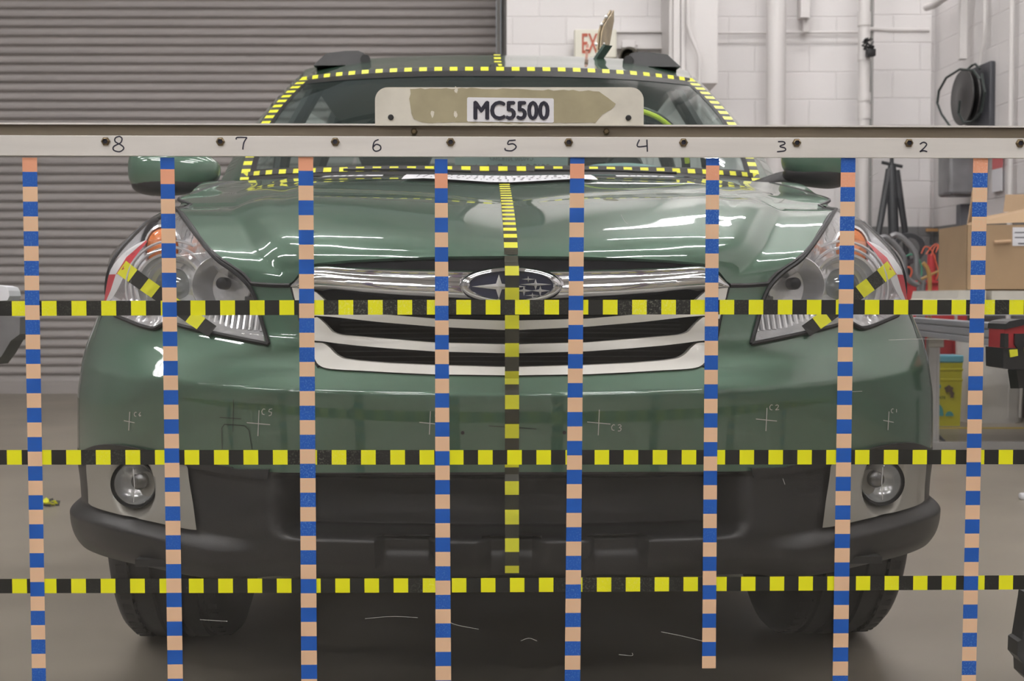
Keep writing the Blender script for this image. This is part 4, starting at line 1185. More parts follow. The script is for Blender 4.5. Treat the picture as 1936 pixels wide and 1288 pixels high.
# floor
mf = mat('concrete_floor', (.285, .253, .205), .36, noise=.16, nscale=1.6, detail=9, spec=.45, bump=.02, bscale=8)
mb = MB(); mb.box((-2, 0, -.05), (17, 24, .1)); struct(mb.build('floor', mf))
YB = 9.85; YD = 10.6; ZC = 6.2
xg = at(958, 300, YB).x
mb = MB(); mb.box(((xg + 4.4) / 2, YB + .4, ZC / 2), (4.4 - xg, .8, ZC)); struct(mb.build('wall_back', M_WB))
WA = 3.88; WS = -.076
def RWp(px, py, off=0.0):
    r = ray(px, py); t = (WA - off) / (r.x - WS * r.y); return Vector((r.x * t, r.y * t, H + r.z * t))
ang = math.atan2(-WS, 1)
wr_ = empty('tmp', (0, 0, 0)); bpy.data.objects.remove(wr_)
mb = MB(); mb.box((.1, 0, ZC / 2), (.2, 24, ZC)); o = mb.build('wall_right', M_WR); o.location = (WA, 0, 0); o.rotation_euler = (0, 0, ang); struct(o)
mb = MB(); mb.box((-8.6, 0, ZC / 2), (.2, 24, ZC)); struct(mb.build('wall_left', M_WD))
mb = MB(); mb.box((-2, -10.1, ZC / 2), (17, .2, ZC)); struct(mb.build('wall_front', M_WD))
mb = MB(); mb.box((-2, 0, ZC + .05), (17, 24, .1)); struct(mb.build('ceiling', mat('ceiling_deck', (.74, .73, .72), .8)))
for i, yy in enumerate(lin(-9, 9, 10)):
    mb = MB(); mb.box((-2, yy, ZC - .28), (14, .09, .06)); mb.box((-2, yy, ZC - .03), (14, .09, .06))
    for j in range(28): mb.tube([(-8.5 + j * .5, yy, ZC - .28), (-8.25 + j * .5, yy, ZC - .03), (-8.0 + j * .5, yy, ZC - .28)], .012, 5)
    struct(mb.build('trim_%d' % (i + 10), mat('joist_grey', (.30, .30, .30), .6)))
# rolling door
pitch = .0727; mb = MB(); prof = [(0, -.026), (.002, -.014), (.006, -.007), (.012, -.002), (.020, 0), (.030, -.002), (.042, -.007), (.052, -.013), (.0615, -.020), (.0625, -.016), (.0655, -.022), (.0665, -.017), (.0695, -.024), (.0722, -.027)]
V = []; xa, xb = -8.5, at(938, 300, YD).x
zs = []
n = int(5.6 / pitch)
zo = (at(300, 16.5, YD).z) % pitch
for i in range(n, -1, -1):
    for dz, dy in prof: zs.append((zo + i * pitch - dz + 0, YD + dy))
zs = [q for q in zs if q[0] > .09]
for z, y in zs: V += [(xa, y, z), (xb, y, z)]
mb.add(V, [(2 * i, 2 * i + 1, 2 * i + 3, 2 * i + 2) for i in range(len(zs) - 1)])
mb.box(((xa + xb) / 2, YD - .01, .05), (xb - xa, .05, .1))
struct(mb.build('door_1', mat('rolling_door_grey', (.32, .295, .285), .42, noise=.06, nscale=3, stretch=(.3, 1, 6))))
M_TRK = mat('track_grey', (.20, .19, .18), .5)
xt = at(939, 300, YD - .1).x; xe = at(960, 300, YD - .1).x
mb = MB(); w_ = xe - xt
mb.box((xt + w_ * .17, YD - .06, 2.8), (w_ * .34, .12, 5.6)); mb.box((xt + w_ * .55, YD - .02, 2.8), (w_ * .30, .06, 5.6)); mb.box((xt + w_ * .85, YD - .08, 2.8), (w_ * .28, .04, 5.6))
for i in range(70):
    mb.lathe([(.008, 0), (.008, -.008), (.0001, -.01)], (xt + w_ * .50, YD - .05, .1 + i * .08), (0, 1, 0), 8)
struct(mb.build('trim_1', M_TRK))
# boxed column and conduits left of the centre bay
def vbox(name, pxa, pxb, pya, pyb, Y, dep, m, bev=.004, kind=True):
    a = at(pxa, pya, Y); b = at(pxb, pyb, Y); mb = MB()
    mb.box(((a.x + b.x) / 2, Y + dep / 2, (a.z + b.z) / 2), (abs(b.x - a.x), dep, abs(a.z - b.z)), bev=bev); o = mb.build(name, m)
    return struct(o) if kind else o
mbc = MB()
a = at(1265, 0, 9.35); b = at(1357, 158, 9.35)
mbc.box(((a.x + b.x) / 2, 9.6, (b.z + 5.9) / 2), (b.x - a.x, .5, 5.9 - b.z), bev=.005)
for pxx, ww in ((1279, .05), (1291, .03)): mbc.box((at(pxx, 50, 9.33).x, 9.33, (b.z + 5.9) / 2), (ww, .04, 5.9 - b.z), bev=.006)
struct(mbc.build('trim_2', M_WPAINT))
def pipe(name, pts, r, label, cat='pipe', m=M_WPAINT, group=None, rings=()):
    mb = MB(); mb.tube(pts, r, 14)
    for p, rr, hh_ in rings: mb.tube([p - Vector((0, 0, hh_ / 2)), p + Vector((0, 0, hh_ / 2))], rr, 16)
    return tag(mb.build(name, m, None, True), label, cat, group)
zt_ = 5.9
pipe('conduit', [at(1300, -60, 9.28), at(1300, 45, 9.28), at(1306, 70, 9.28), at(1318, 95, 9.28), at(1322, 110, 9.28), at(1322, 240, 9.28), Vector((at(1322, 240, 9.28).x, 9.28, .3))], .014, 'thin white conduit bending down the front of the boxed white column', 'conduit')
p = at(1470, 100, 9.55)
pipe('drain_pipe', [Vector((p.x, 9.6, .0)), Vector((p.x, 9.6, zt_))], .070, 'widest white vertical pipe in the middle of the centre bay')
p = at(1634, 100, 9.5)
pipe('sprinkler_pipe', [Vector((p.x, 9.5, .0)), Vector((p.x, 9.5, zt_))], .041, 'white vertical pipe with collars and a dark tangle beside the bay edge', rings=[(at(1634, y, 9.5), .047, h_) for y, h_ in ((36, .10), (108, .05), (184, .06), (212, .10))])
mb = MB(); random.seed(11); c = at(1642, 84, 9.40)
for i in range(16):
    d1 = Vector((random.uniform(-1, 1), random.uniform(-.4, .4), random.uniform(-1, 1))).normalized() * .048
    d2 = Vector((random.uniform(-1, 1), random.uniform(-.4, .4), random.uniform(-1, 1))).normalized() * .048
    mb.tube([c + d1, c + (d1 + d2) * .3, c + d2], .005, 5)
mb.box(at(1646, 100, 9.42), (.06, .06, .05), bev=.004)
tag(mb.build('cable_tangle', M_GAP, None, True), 'small dark tangle of wire tied to the collared white pipe', 'wire')
pipe('wall_conduit', [at(1358, 62.5, 9.80), at(1622, 61, 9.80)], .009, 'thin white conduit running level across the centre bay wall', 'conduit')
pipe('branch_pipe', [at(1646, 55, 9.78), at(1656, 55, 9.78), at(1680, 57, 9.78), at(1756, 57, 9.78)], .016, 'short level white pipe between the collared pipe and the corner')
mb = MB(); mb.box((at(1522, 20, 9.7).x, 9.74, (at(1522, 33, 9.7).z + 5.9) / 2), (at(1531, 0, 9.7).x - at(1514, 0, 9.7).x, .1, 5.9 - at(1522, 33, 9.7).z)); mb.box((at(1524, 45, 9.76).x, 9.78, at(1524, 46, 9.76).z), (.042, .05, .11)); tag(mb.build('hanging_strut', M_WPAINT), 'short white steel strut hanging in the centre bay above the level conduit', 'strut')
vbox('trim_3', 1657, 1752, -500, 1000, 9.78, .2, M_WB, 0)
mb = MB(); a = at(1647, 0, 9.8); mb.box((a.x + .02, 9.82, 3), (.035, .03, 6)); struct(mb.build('trim_4', mat('painted_shadow_grey', (.30, .30, .29), .7)))  # dark strip painted in for the shadow beside the pilaster
pipe('elbow_pipe', [at(1752, 14, 9.5), at(1765, 10, 9.3), RWp(1800, -14, .18), RWp(1850, -50, .18)], .026, 'white pipe elbow high in the corner of the two block walls')
pipe('wall_pipe', [Vector((RWp(1912, 100, .05).x, RWp(1912, 100, .05).y, 0)), Vector((RWp(1912, 100, .05).x, RWp(1912, 100, .05).y, zt_))], .016, 'rightmost thin white pipe standing against the right block wall')
q = RWp(1828, 100, .06); mb = MB(); mb.box((q.x - .03, q.y, 2.95), (.05, .05, 1.1), bev=.005); tag(mb.build('cable_channel', M_WPAINT), 'flat white cable channel on the right wall left of the hose reel feed', 'channel')
pipe('reel_conduit', [Vector((RWp(1863, 0, .05).x, RWp(1863, 0, .05).y, zt_)), RWp(1862, 0, .05), RWp(1862, 36, .05), RWp(1861, 80, .05), RWp(1855, 98, .05), RWp(1853, 122, .05)], .014, 'thin white conduit with a bend leading down to the black cord reel', 'conduit')
# conduit channel behind the exit sign
mb = MB(); a = at(1160, 60, 9.80); b = at(1266, 90, 9.80)
mb.box(((a.x + b.x) / 2, 9.81, a.z), (b.x - a.x, .05, .012)); mb.box(((a.x + b.x) / 2, 9.81, b.z), (b.x - a.x, .05, .02)); mb.box(((a.x + b.x) / 2, 9.83, (a.z + b.z) / 2), (b.x - a.x, .03, a.z - b.z))
tag(mb.build('cable_trough', M_WPAINT), 'level white cable trough on the wall right of the exit sign', 'channel')
mb = MB(); mb.box(at(1188, 85, 9.72), (.10, .07, .055), bev=.006); mb.lathe([(.01, 0), (.01, .03), (.0001, .03)], at(1198, 85, 9.7), (1, 0, 0), 10); tag(mb.build('junction_box', M_WPAINT), 'small white junction box on the trough right of the exit sign', 'box')
mb = MB(); c = at(1190, 108, 9.6); mb.lathe([(.05, -.06), (.072, -.02), (.072, .04), (.055, .05), (.05, .02), (.0001, .0)], c, (0.3, 1, 0), 24); mb.box(c + Vector((-.01, .14, -.05)), (.05, .22, .05)); tag(mb.build('wall_camera', mat('brown_black', (.05, .045, .03), .5), None, True), 'round dark lamp head below the junction box beside the roof rail', 'lamp')
# exit sign
es = empty('exit_sign', at(1125, 85, 9.76)); tag(es, 'cream exit sign with red letters behind the roof target', 'sign')
a = at(1085, 58, 9.7); b = at(1165, 112, 9.7); w_ = b.x - a.x; h_ = a.z - b.z
mb = MB(); mb.box((0, -.02, 0), (w_, .07, h_), bev=.008); mb.build('sign_case', mat('cream_plastic', (.72, .70, .60), .5), es)
tx = text_mesh('exit_lettering', 'EXIT', .1, mat('exit_red', (.45, .095, .05), .5), (0, 0, 0), (pi / 2, 0, 0), es, ext=.0, dup=.002)
fit_text(tx, Vector((0, -.058, 0)), w_ * .64, h_ * .70)
# cord reel on the right wall
q = RWp(1853, 185, .0); rl = empty('cord_reel', q, ang); tag(rl, 'black cord reel with looping cable high on the right wall', 'reel')
def RL(px, py, off):
    v = RWp(px, py, off) - q; return Matrix.Rotation(-ang, 3, 'Z') @ v
a = RL(1858, 132, .01); b = RL(1870, 300, .01)
Mreel = mat('reel_black', (.022, .021, .021), .35)
mb = MB(); mb.box((-.02, -.06, -.10), (.04, .36, .62), bev=.01); mb.build('mounting_plate', mat('plate_dark_grey', (.05, .052, .06), .5), rl)
c = Vector((-.10, .0, .0)); mb = MB(); mb.lathe([(.0001, -.04), (.06, -.04), (.08, -.032), (.185, -.030), (.19, -.024), (.185, -.018), (.10, -.016), (.10, .012), (.185, .014), (.19, .022), (.12, .03), (.0001, .035)], c, (1, 0, 0), 36); mb.build('reel_drum', Mreel, rl, True)
mb = MB(); mb.tube([RL(1852, 130, .22), RL(1844, 121, .22), RL(1836, 125, .22), RL(1830, 131, .26)], .008, 8)
mb.tube([RL(1853, 150, .24), RL(1840, 133, .26), RL(1815, 131, .30), RL(1789, 147, .32), RL(1775, 172, .33), RL(1772, 195, .33), RL(1780, 216, .33), RL(1797, 240, .33), RL(1812, 262, .3)], .008, 8)
mb.tube([RL(1856, 140, .2), RL(1862, 175, .24), RL(1855, 212, .24), RL(1838, 230, .24), RL(1822, 232, .26), RL(1812, 215, .26), RL(1815, 190, .26)], .008, 8)
mb.build('reel_cable', mat('cable_green_black', (.02, .03, .028), .4), rl, True)
# grey cabinet on right wall
a = at(1784, 292, 9.0); b = at(1846, 371, 9.0)
mb = MB(); mb.box(((a.x + b.x) / 2, 9.0, (a.z + .10 + b.z) / 2), (b.x - a.x, .25, a.z + .10 - b.z), bev=.02); tag(mb.build('wall_cabinet', mat('scuffed_steel', (.20, .20, .21), .4, .3, noise=.5, nscale=4, detail=8)), 'scuffed grey steel box on the wall under the cord reel', 'box')
# red and white wall notice
a = RWp(1886, 301, .015); nt_ = empty('wall_notice', a, ang); tag(nt_, 'small red and white notice on the right wall above the cardboard box', 'notice')
mb = MB(); mb.box((-.01, -.02, .0), (.008, .14, .13)); mb.build('red_panel', mat('notice_red', (.55, .12, .13), .5), nt_); mb = MB(); mb.box((-.01, -.02, -.14), (.008, .14, .15)); mb.build('white_panel', M_PAPER, nt_)

# ---------------------------------------------------------------- background equipment on the right
Mblk = mat('stand_black', (.030, .033, .037), .45)
def AT(px, py, Y): return at(px, py, Y)
st_ = empty('tripod_stand', Vector((at(1686, 780, 9.35).x, 9.35, 0))); B0 = st_.location; Yt = B0.y
tag(st_, 'dark steel tripod support stand with a T-bar against the block wall', 'stand')
mb = MB(); mb.tube([AT(1667, 307, Yt) - B0, AT(1706, 315, Yt) - B0], .012, 8); mb.build('cross_bar', Mblk, st_, True)
mb = MB(); mb.tube([AT(1686, 262, Yt) - B0, AT(1686, 330, Yt) - B0], .014, 10); mb.build('screw_post', Mblk, st_, True)
mb = MB(); mb.tube([AT(1686, 312, Yt) - B0, AT(1686, 330, Yt) - B0, AT(1690, 470, Yt) - B0, Vector((.02, 0, .01))], [.026, .036, .036, .036], 12); mb.build('stand_column', Mblk, st_, True)
for a_, b_, c_ in (((1682, 320), (1661, 440), -.45), ((1694, 322), (1711, 435), .30)):
    p, r_ = AT(*a_, Yt) - B0, AT(*b_, Yt) - B0; d_ = (r_ - p); e_ = p + d_ * (p.z / -d_.z) * .98
    mb = MB(); mb.tube([p, r_, Vector((e_.x * .8, (-.3 if c_ < 0 else .2), .02))], [.028, .022, .02], 8); mb.build('stand_leg', Mblk, st_, True)
Mtub = mat('grey_tube', (.26, .26, .27), .35, .6)
for i, (off_, lab_) in enumerate(((0, 'bent grey tube handle frame nearer the tripod stand'), (22, 'bent grey tube handle frame nearer the red cylinders'))):
    mb = MB()
    P = [(1662 + off_, 452 - off_ * .2), (1672 + off_, 448 - off_ * .2), (1686 + off_, 456 - off_ * .2), (1704 + off_, 478 - off_ * .3), (1710 + off_, 492 - off_ * .3), (1712 + off_, 520), (1724 + off_, 534), (1738 + off_ * .3, 540)]
    pts = resample([AT(a, b, 8.1 - i * .25) for a, b in P], 26, True); pts.append(Vector((pts[-1].x, pts[-1].y, 0.0)))
    mb.tube(pts, .017, 8); tag(mb.build('tube_frame', Mtub, None, True), lab_, 'frame')
# red cylinders on a red cabinet
Mred = mat('machine_red', (.48, .035, .04), .4, noise=.15, nscale=8)
YC = 8.6
a, b = at(1700, 531, YC), at(1834, 600, YC)
mb = MB(); mb.box(((a.x + b.x) / 2, YC + .3, a.z / 2), (b.x - a.x, .5, a.z), bev=.008); mb.box(((a.x + b.x) / 2, YC + .3, a.z - .008), (b.x - a.x + .03, .54, .02), bev=.003)
tag(mb.build('red_cabinet', Mred), 'low red steel cabinet carrying the red cylinders by the right wall', 'cabinet')
for px, r_, lab_ in ((1761, .028, 'duller red cylinder standing on the red cabinet on the left'), (1794, .030, 'brighter red cylinder with a white cap standing on the red cabinet')):
    c = at(px, 531, YC + .1); hz = at(px, 481, YC + .1).z
    cy = empty('red_cylinder', Vector((c.x, YC + .1, a.z))); tag(cy, lab_, 'cylinder', 'hydraulic cylinders on the red cabinet')
    h_ = hz - a.z; mb = MB(); mb.lathe([(.0001, 0), (r_, 0), (r_, h_), (.0001, h_)], (0, 0, 0), (0, 0, 1), 20); mb.build('cylinder_body', Mred, cy, True)
    mb = MB(); mb.lathe([(.02, h_), (.026, h_ + .01), (.024, h_ + .05), (.012, h_ + .06), (.0001, h_ + .06)], (0, 0, 0), (0, 0, 1), 16); mb.build('cylinder_valve', Mblk, cy, True)
c = at(1794, 466, YC - .05); mb = MB(); mb.box(c, (.075, .06, .075), bev=.02); mb.box(c + Vector((-.03, 0, -.035)), (.03, .05, .05), bev=.01); mb.box(c + Vector((0.05, .0, -.30)), (.016, .016, .60)); mb.box(c + Vector((0.035, .0, .0)), (.04, .016, .016)); tag(mb.build('white_regulator', mat('dull_white', (.55, .52, .50), .5), None, True), 'dull white regulator block above the brighter red cylinder', 'regulator')
c = at(1831, 470, YC + .12); mb = MB(); mb.lathe([(.0001, -.05), (.03, -.05), (.03, -.02), (.085, -.03), (.10, -.02), (.10, .02), (.085, .03), (.03, .02), (.0001, .02)], c, (0.2, 1, 0), 28); tag(mb.build('hose_drum', mat('drum_grey', (.34, .32, .30), .4, .4), None, True), 'round grey drum partly behind the cardboard box', 'drum')
M_ORC = mat('orange_cord', (.70, .12, .05), .5); mb = MB(); random.seed(5)
for k_ in range(5):
    P = [(1742 + k_ * 9, 478 + random.uniform(-6, 6)), (1750 + k_ * 10, 462 + random.uniform(-8, 8)), (1763 + k_ * 10, 470 + random.uniform(-8, 10)), (1772 + k_ * 9, 500 + random.uniform(-5, 5)), (1774 + k_ * 8, 515), (1770 + k_ * 9, 529)]
    mb.tube(resample([at(a_, b_, 8.5) for a_, b_ in P], 20, True), .004, 6)
mb.tube(resample([at(a_, b_, 8.3) for a_, b_ in [(1795, 445), (1803, 452), (1812, 441), (1820, 448), (1826, 437)]], 16, True), .006, 6)
mb.tube(resample([at(a_, b_, 8.4) for a_, b_ in [(1708, 520), (1716, 505), (1724, 512), (1718, 528), (1706, 536)]], 16, True), .006, 6)
tag(mb.build('orange_cord', M_ORC, None, True), 'tangle of orange cord over the red cylinders', 'cord')
mb = MB(); mb.tube(resample([at(a_, b_, 7.55) for a_, b_ in [(1745, 497), (1752, 505), (1757, 520), (1758, 545), (1757, 575), (1757, 620), (1757, 812)]], 30, True), .012, 8); mb.tube([at(1742, 528, 7.7), at(1785, 508, 7.7)], .008, 8)
tag(mb.build('yellow_hose', mat('ochre_hose', (.42, .24, .07), .5), None, True), 'ochre rubber hose hanging in front of the red cabinet', 'hose')
mb = MB(); mb.tube(resample([at(a_, b_, 9.70) for a_, b_ in [(1787, 450), (1788, 428), (1794, 421), (1802, 432), (1815, 452)]], 16, True), .012, 8); tag(mb.build('bungee_strap', mat('olive_yellow', (.40, .36, .05), .5), None, True), 'looped olive yellow strap above the red cylinders', 'strap')
mb = MB(); mb.tube(resample([at(a_, b_, 8.4) for a_, b_ in [(1706, 510), (1712, 486), (1728, 482), (1741, 498), (1742, 520), (1736, 535)]], 20, True), .006, 6); tag(mb.build('green_cord', mat('green_cord', (.05, .25, .15), .5), None, True), 'thin green cord hanging round the grey tube frames', 'cord')
mb = MB(); c = at(1718, 470, 9.05); mb.lathe([(.075, -.03), (.105, -.03), (.11, 0), (.105, .03), (.075, .03)], c, (.2, 1, .1), 28); mb.lathe([(.03, -.02), (.03, .02)], c, (.2, 1, .1), 12); tag(mb.build('rubber_ring', Mblk, None, True), 'black rubber hose coil hanging behind the tripod stand', 'coil')
mb = MB(); mb.box(at(1762, 435, 9.765), (.09, .012, .022)); tag(mb.build('wood_peg', mat('peg_wood', (.55, .30, .12), .6)), 'small orange wooden strip on the grey wall band', 'strip')
mb = MB(); mb.box(RWp(1822, 422, .05), (.08, .09, .26), bev=.006); tag(mb.build('switch_box', mat('switch_grey', (.13, .14, .16), .5)), 'narrow dark grey switch box beside the cardboard box', 'box')
# bench with cardboard box
YBn = 6.2
bn = empty('work_bench', floor_at(1762, 850)); b0 = bn.location; tag(bn, 'grey aluminium profile bench holding the cardboard box', 'bench')
Mpro = mat('aluminium_profile', (.42, .41, .40), .4, .5)
M_BR = mat('bench_rail_blue_grey', (.42, .43, .47), .4, .2)
p0 = at(1722, 606, 6.4); p1 = at(1960, 634, 4.3)
d_ = (p1 - p0); d_.z = 0; Lr = d_.length; ang2 = math.atan2(d_.y, d_.x)
zc_ = .655
mb = MB(); R_ = Matrix.Rotation(ang2, 3, 'Z'); cc = (Vector((p0.x, p0.y, zc_)) + Vector((p1.x, p1.y, zc_))) / 2 - b0
mb.box(cc + Vector((0, 0, .0)), (Lr, .05, .022), R=R_, bev=.003); mb.box(cc + Vector((0, 0, -.03)), (Lr, .046, .028), R=R_, bev=.003); mb.box(cc + Vector((0, 0, -.06)), (Lr, .05, .024), R=R_, bev=.003)
mb.box(cc + Vector((0, 0, -.03)), (Lr, .03, .08), R=R_)
mb.build('bench_rail', M_BR, bn)
lw = (at(1774, 700, b0.y).x - at(1751, 700, b0.y).x); hz = at(1762, 648, b0.y).z
mb = MB()
for ox in (-.42, 0, .42): mb.box((ox * lw * .78, 0, hz / 2 + .02), (lw * (.24 if ox else .46), lw * (.9 if ox else .8), hz), bev=.002)
mb.build('bench_leg', Mpro, bn)
mb = MB(); mb.box((lw * .1, -.03, hz + .02), (lw * 1.25, .01, .085), bev=.003); mb.lathe([(.011, 0), (.011, -.008), (.0001, -.01)], (-.012, -.035, hz + .04), (0, 1, 0), 12); mb.build('corner_plate', mat('plate_beige', (.34, .32, .28), .5), bn)
mb = MB(); mb.box((.22, -.02, .022), (.50, .045, .04), bev=.002); mb.build('base_profile', Mpro, bn)
P = [at(1775, 822, b0.y) - b0, at(1797, 843, b0.y) - b0, at(1775, 843, b0.y) - b0, at(1775, 838, b0.y) - b0, at(1787, 839, b0.y) - b0, at(1775, 829, b0.y) - b0]
mb = MB(); mb.prism(P, (0, -.01, 0), (0, .02, 0)); mb.build('gusset', Mblk, bn)
mb = MB(); mb.box(Vector((2.55, 6.9, .69)) - b0, (1.35, 1.1, .03)); mb.build('bench_top', M_BR, bn)
for x_, y_ in ((3.0, 6.5), (3.0, 7.3), (2.05, 7.3)): mb = MB(); mb.box(Vector((x_, y_, .34)) - b0, (.05, .05, .68)); mb.build('bench_leg', Mpro, bn)
Mfoam = mat('cream_foam', (.60, .57, .50), .8, noise=.08, nscale=9)
zt2 = .705
def fz(py, Y): return at(1850, py, Y).z
a, b = at(1789, 552, 6.5), at(1862, 569, 6.5)
mb = MB(); mb.prism([(a.x + .04, 0, fz(549, 6.5)), (b.x - .02, 0, fz(549, 6.5)), (b.x - .02, 0, zt2), (a.x - .02, 0, zt2), (a.x + .03, 0, zt2 + .05)], (0, 6.43, 0), (0, 7.17, 0)); tag(mb.build('foam_sheet', Mfoam), 'cream foam sheet on the bench left of the notch under the box', 'foam', 'foam sheets under the cardboard box')
a, b = at(1872, 550, 6.45), at(1990, 569, 6.45)
mb = MB(); mb.box(((a.x + b.x) / 2, 6.8, (fz(550, 6.4) + zt2) / 2), (b.x - a.x, .75, fz(550, 6.4) - zt2)); tag(mb.build('foam_sheet', Mfoam), 'cream foam sheet on the bench under the right half of the box', 'foam', 'foam sheets under the cardboard box')
# cardboard box with flaps
YX = 6.6; bx = empty('cardboard_box', Vector((at(1900, 549, YX).x, YX, fz(549.5, YX)))); b1 = bx.location; tag(bx, 'open brown cardboard box with a white label on the bench', 'box')
Mcard = mat('cardboard', (.40, .27, .155), .75, noise=.07, nscale=6); Mcard2 = mat('cardboard_inside', (.48, .33, .20), .75)
xl, xr = at(1827, 500, YX).x - b1.x, at(2010, 500, YX).x - b1.x; zt3 = fz(425, YX) - b1.z
mb = MB(); w_ = xr - xl; T_h = .006; dp = .42
mb.box(((xl + xr) / 2, T_h / 2, zt3 / 2), (w_, T_h, zt3)); mb.box(((xl + xr) / 2, dp, zt3 / 2), (w_, T_h, zt3)); mb.box((xl, dp / 2, zt3 / 2), (T_h, dp, zt3)); mb.box((xr, dp / 2, zt3 / 2), (T_h, dp, zt3)); mb.box(((xl + xr) / 2, dp / 2, .004), (w_, dp, T_h))
mb.build('box_body', Mcard, bx)
mb = MB(); P = [(xl + .005, 0, zt3), (xr, 0, zt3 + .02), (xr, .16, zt3 + .11), (xl + .13, .14, zt3 + .045)]; P2 = [Vector(p_) for p_ in P]; mb.prism(P2, (0, 0, 0), (0, .004, .004)); mb.build('box_flap', Mcard2, bx)
P = [at(1828, 425, YX) - b1, at(1838, 360, YX + .1) - b1, at(1846, 362, YX + .3) - b1, at(1846, 424, YX + .4) - b1]; mb = MB(); mb.prism(P, (0, 0, 0), (.004, 0, 0)); mb.build('box_flap', Mcard, bx)
P = [at(1897, 401, YX + .35) - b1, at(1901, 368, YX + .38) - b1, at(2000, 366, YX + .38) - b1, at(2000, 395, YX + .35) - b1]; mb = MB(); mb.prism(P, (0, 0, 0), (0, .004, 0)); mb.build('box_flap', Mcard2, bx)
a, b = at(1914, 430, YX) - b1, at(1965, 465, YX) - b1
mb = MB(); mb.box(((a.x + b.x) / 2, -.004, (a.z + b.z) / 2), (b.x - a.x, .002, a.z - b.z)); lb = mb.build('shipping_label', M_PAPER, bx)
mb = MB(); 
for k_, hh_ in ((.28, .004), (.55, .004), (.88, .006)): mb.box(((a.x + b.x) / 2 + (0 if hh_ < .005 else -.02), -.006, a.z + (b.z - a.z) * k_), ((b.x - a.x) * (.85 if hh_ < .005 else .3), .001, hh_))
mb.build('label_print', M_INK, lb)
mb = MB(); mb.tube([at(1880, 458, YX - .02) - b1, at(1911, 456, YX - .02) - b1], .008, 8); mb.build('box_hand_hole_tab', mat('tan_tab', (.62, .42, .26), .7), bx, True)
mb = MB(); mb.box(at(1890, 400, 7.6), (.035, .05, .05)); 
# red bin, white tub, yellow bucket
mb = MB(); r0 = 8.42; a = at(1768, 620, r0); b = at(1803, 672, r0)
mb.box(((a.x + b.x) / 2, r0 + .075, a.z / 2), (b.x - a.x, .15, a.z), bev=.01); tag(mb.build('red_bin', mat('deep_red_plastic', (.26, .018, .022), .5)), 'dark red bin behind the yellow bucket', 'bin')
tb = empty('plastic_tub', Vector((at(1870, 803, 8.2).x, 8.2, 0))); tag(tb, 'large white plastic tub standing behind the floor line', 'tub')
Yt_ = 8.2; r1 = .232; hz = at(1880, 628, 8.1).z
mb = MB(); rb = r1 * .93; mb.lathe([(.0001, .0), (rb, .0), (rb, .02), (r1, hz - .05), (r1 * 1.03, hz - .05), (r1 * 1.04, hz), (r1 * .97, hz), (r1 * .95, hz - .04), (rb * .95, .03), (.0001, .03)], (0, 0, 0), (0, 0, 1), 40, sy=.85)
mb.build('tub_body', mat('tub_white', (.76, .74, .71), .45, noise=.04, nscale=3), tb, True)
mb = MB()
for a_ in (-1.9, -1.35, -.9): mb.tube([(rb * cos(a_) * 1.0, rb * sin(a_) * .86, .03), (r1 * cos(a_) * 1.0, r1 * sin(a_) * .86, hz - .05)], .008, 6)
mb.build('tub_rib', MATS['tub_white'], tb, True)
p = floor_at(1790, 806); bk = empty('litter_bucket', p); tag(bk, 'yellow plastic bucket with a light blue lid by the bench leg', 'bucket')
Yk = p.y; xl_, xr_ = at(1756, 740, Yk).x - p.x, at(1819, 740, Yk).x - p.x; hz = at(1790, 686, Yk).z; xm = (xl_ + xr_) / 2; w_ = xr_ - xl_
Myb = mat('bucket_yellow', (.62, .58, .035), .4)
mb = MB(); V = []
for s_, z_ in ((.92, 0), (1.0, hz * .70), (1.04, hz * .72), (1.04, hz * .74), (1.0, hz * .75), (1.0, hz * .86), (1.05, hz * .88), (1.05, hz * .90), (1.0, hz * .91), (1.03, hz)):
    for ax_, ay_ in ((-1, -1), (1, -1), (1, 1), (-1, 1)): V.append((xm + ax_ * w_ / 2 * s_, .08 + ay_ * .078 * s_, z_))
mb.add(V, [(i * 4 + j, i * 4 + (j + 1) % 4, (i + 1) * 4 + (j + 1) % 4, (i + 1) * 4 + j) for i in range(9) for j in range(4)] + [(0, 1, 2, 3), (36, 37, 38, 39)])
mb.build('bucket_body', Myb, bk)
mb = MB(); lz = at(1790, 672, Yk).z; mb.box((xm, .08, (lz + hz) / 2), (w_ * 1.08, .17, lz - hz), bev=.008); mb.build('bucket_lid', mat('lid_blue', (.18, .50, .62), .4), bk)
def blob(mb, cx_, cy_, rx, ry, half=False, wob=0):
    P = []
    for i in range(20):
        a_ = (pi * i / 19 if half else 2 * pi * i / 20); k_ = 1 + wob * sin(5 * a_)
        q_ = at(cx_ + rx * cos(a_) * k_, cy_ - ry * sin(a_) * k_, Yk - .004) - p; q_.y = -.004; P.append(q_)
    mb.add(P, [tuple(range(len(P)))])
mb = MB(); blob(mb, 1795, 787, 8, 9, True); blob(mb, 1775, 787, 9, 22, True); blob(mb, 1776, 731, 3, 4); mb.build('bucket_print', mat('print_teal', (.08, .38, .40), .5), bk)
mb = MB(); blob(mb, 1794, 736, 8, 7, wob=.15); blob(mb, 1800, 746, 4, 7, wob=.2); mb.build('bucket_print', mat('print_brown', (.16, .11, .07), .6), bk)
text_b = text_mesh('bucket_lettering', 'CATS', .03, mat('print_green', (.10, .16, .02), .5), (0, 0, 0), (pi / 2, 0, 0), bk, ext=.0003, bold=.001)
q_ = at(1778, 752, Yk) - p; fit_text(text_b, Vector((q_.x, -.006, q_.z)), .055, .017)
# yellow floor line
a = floor_at(1500, 810); mb = MB(); mb.box((2.2, a.y, .0015), (3.0, .055, .003)); tag(mb.build('floor_line', mat('floor_line_yellow', (.58, .42, .05), .6)), 'yellow line painted on the floor before the white tub', 'line')
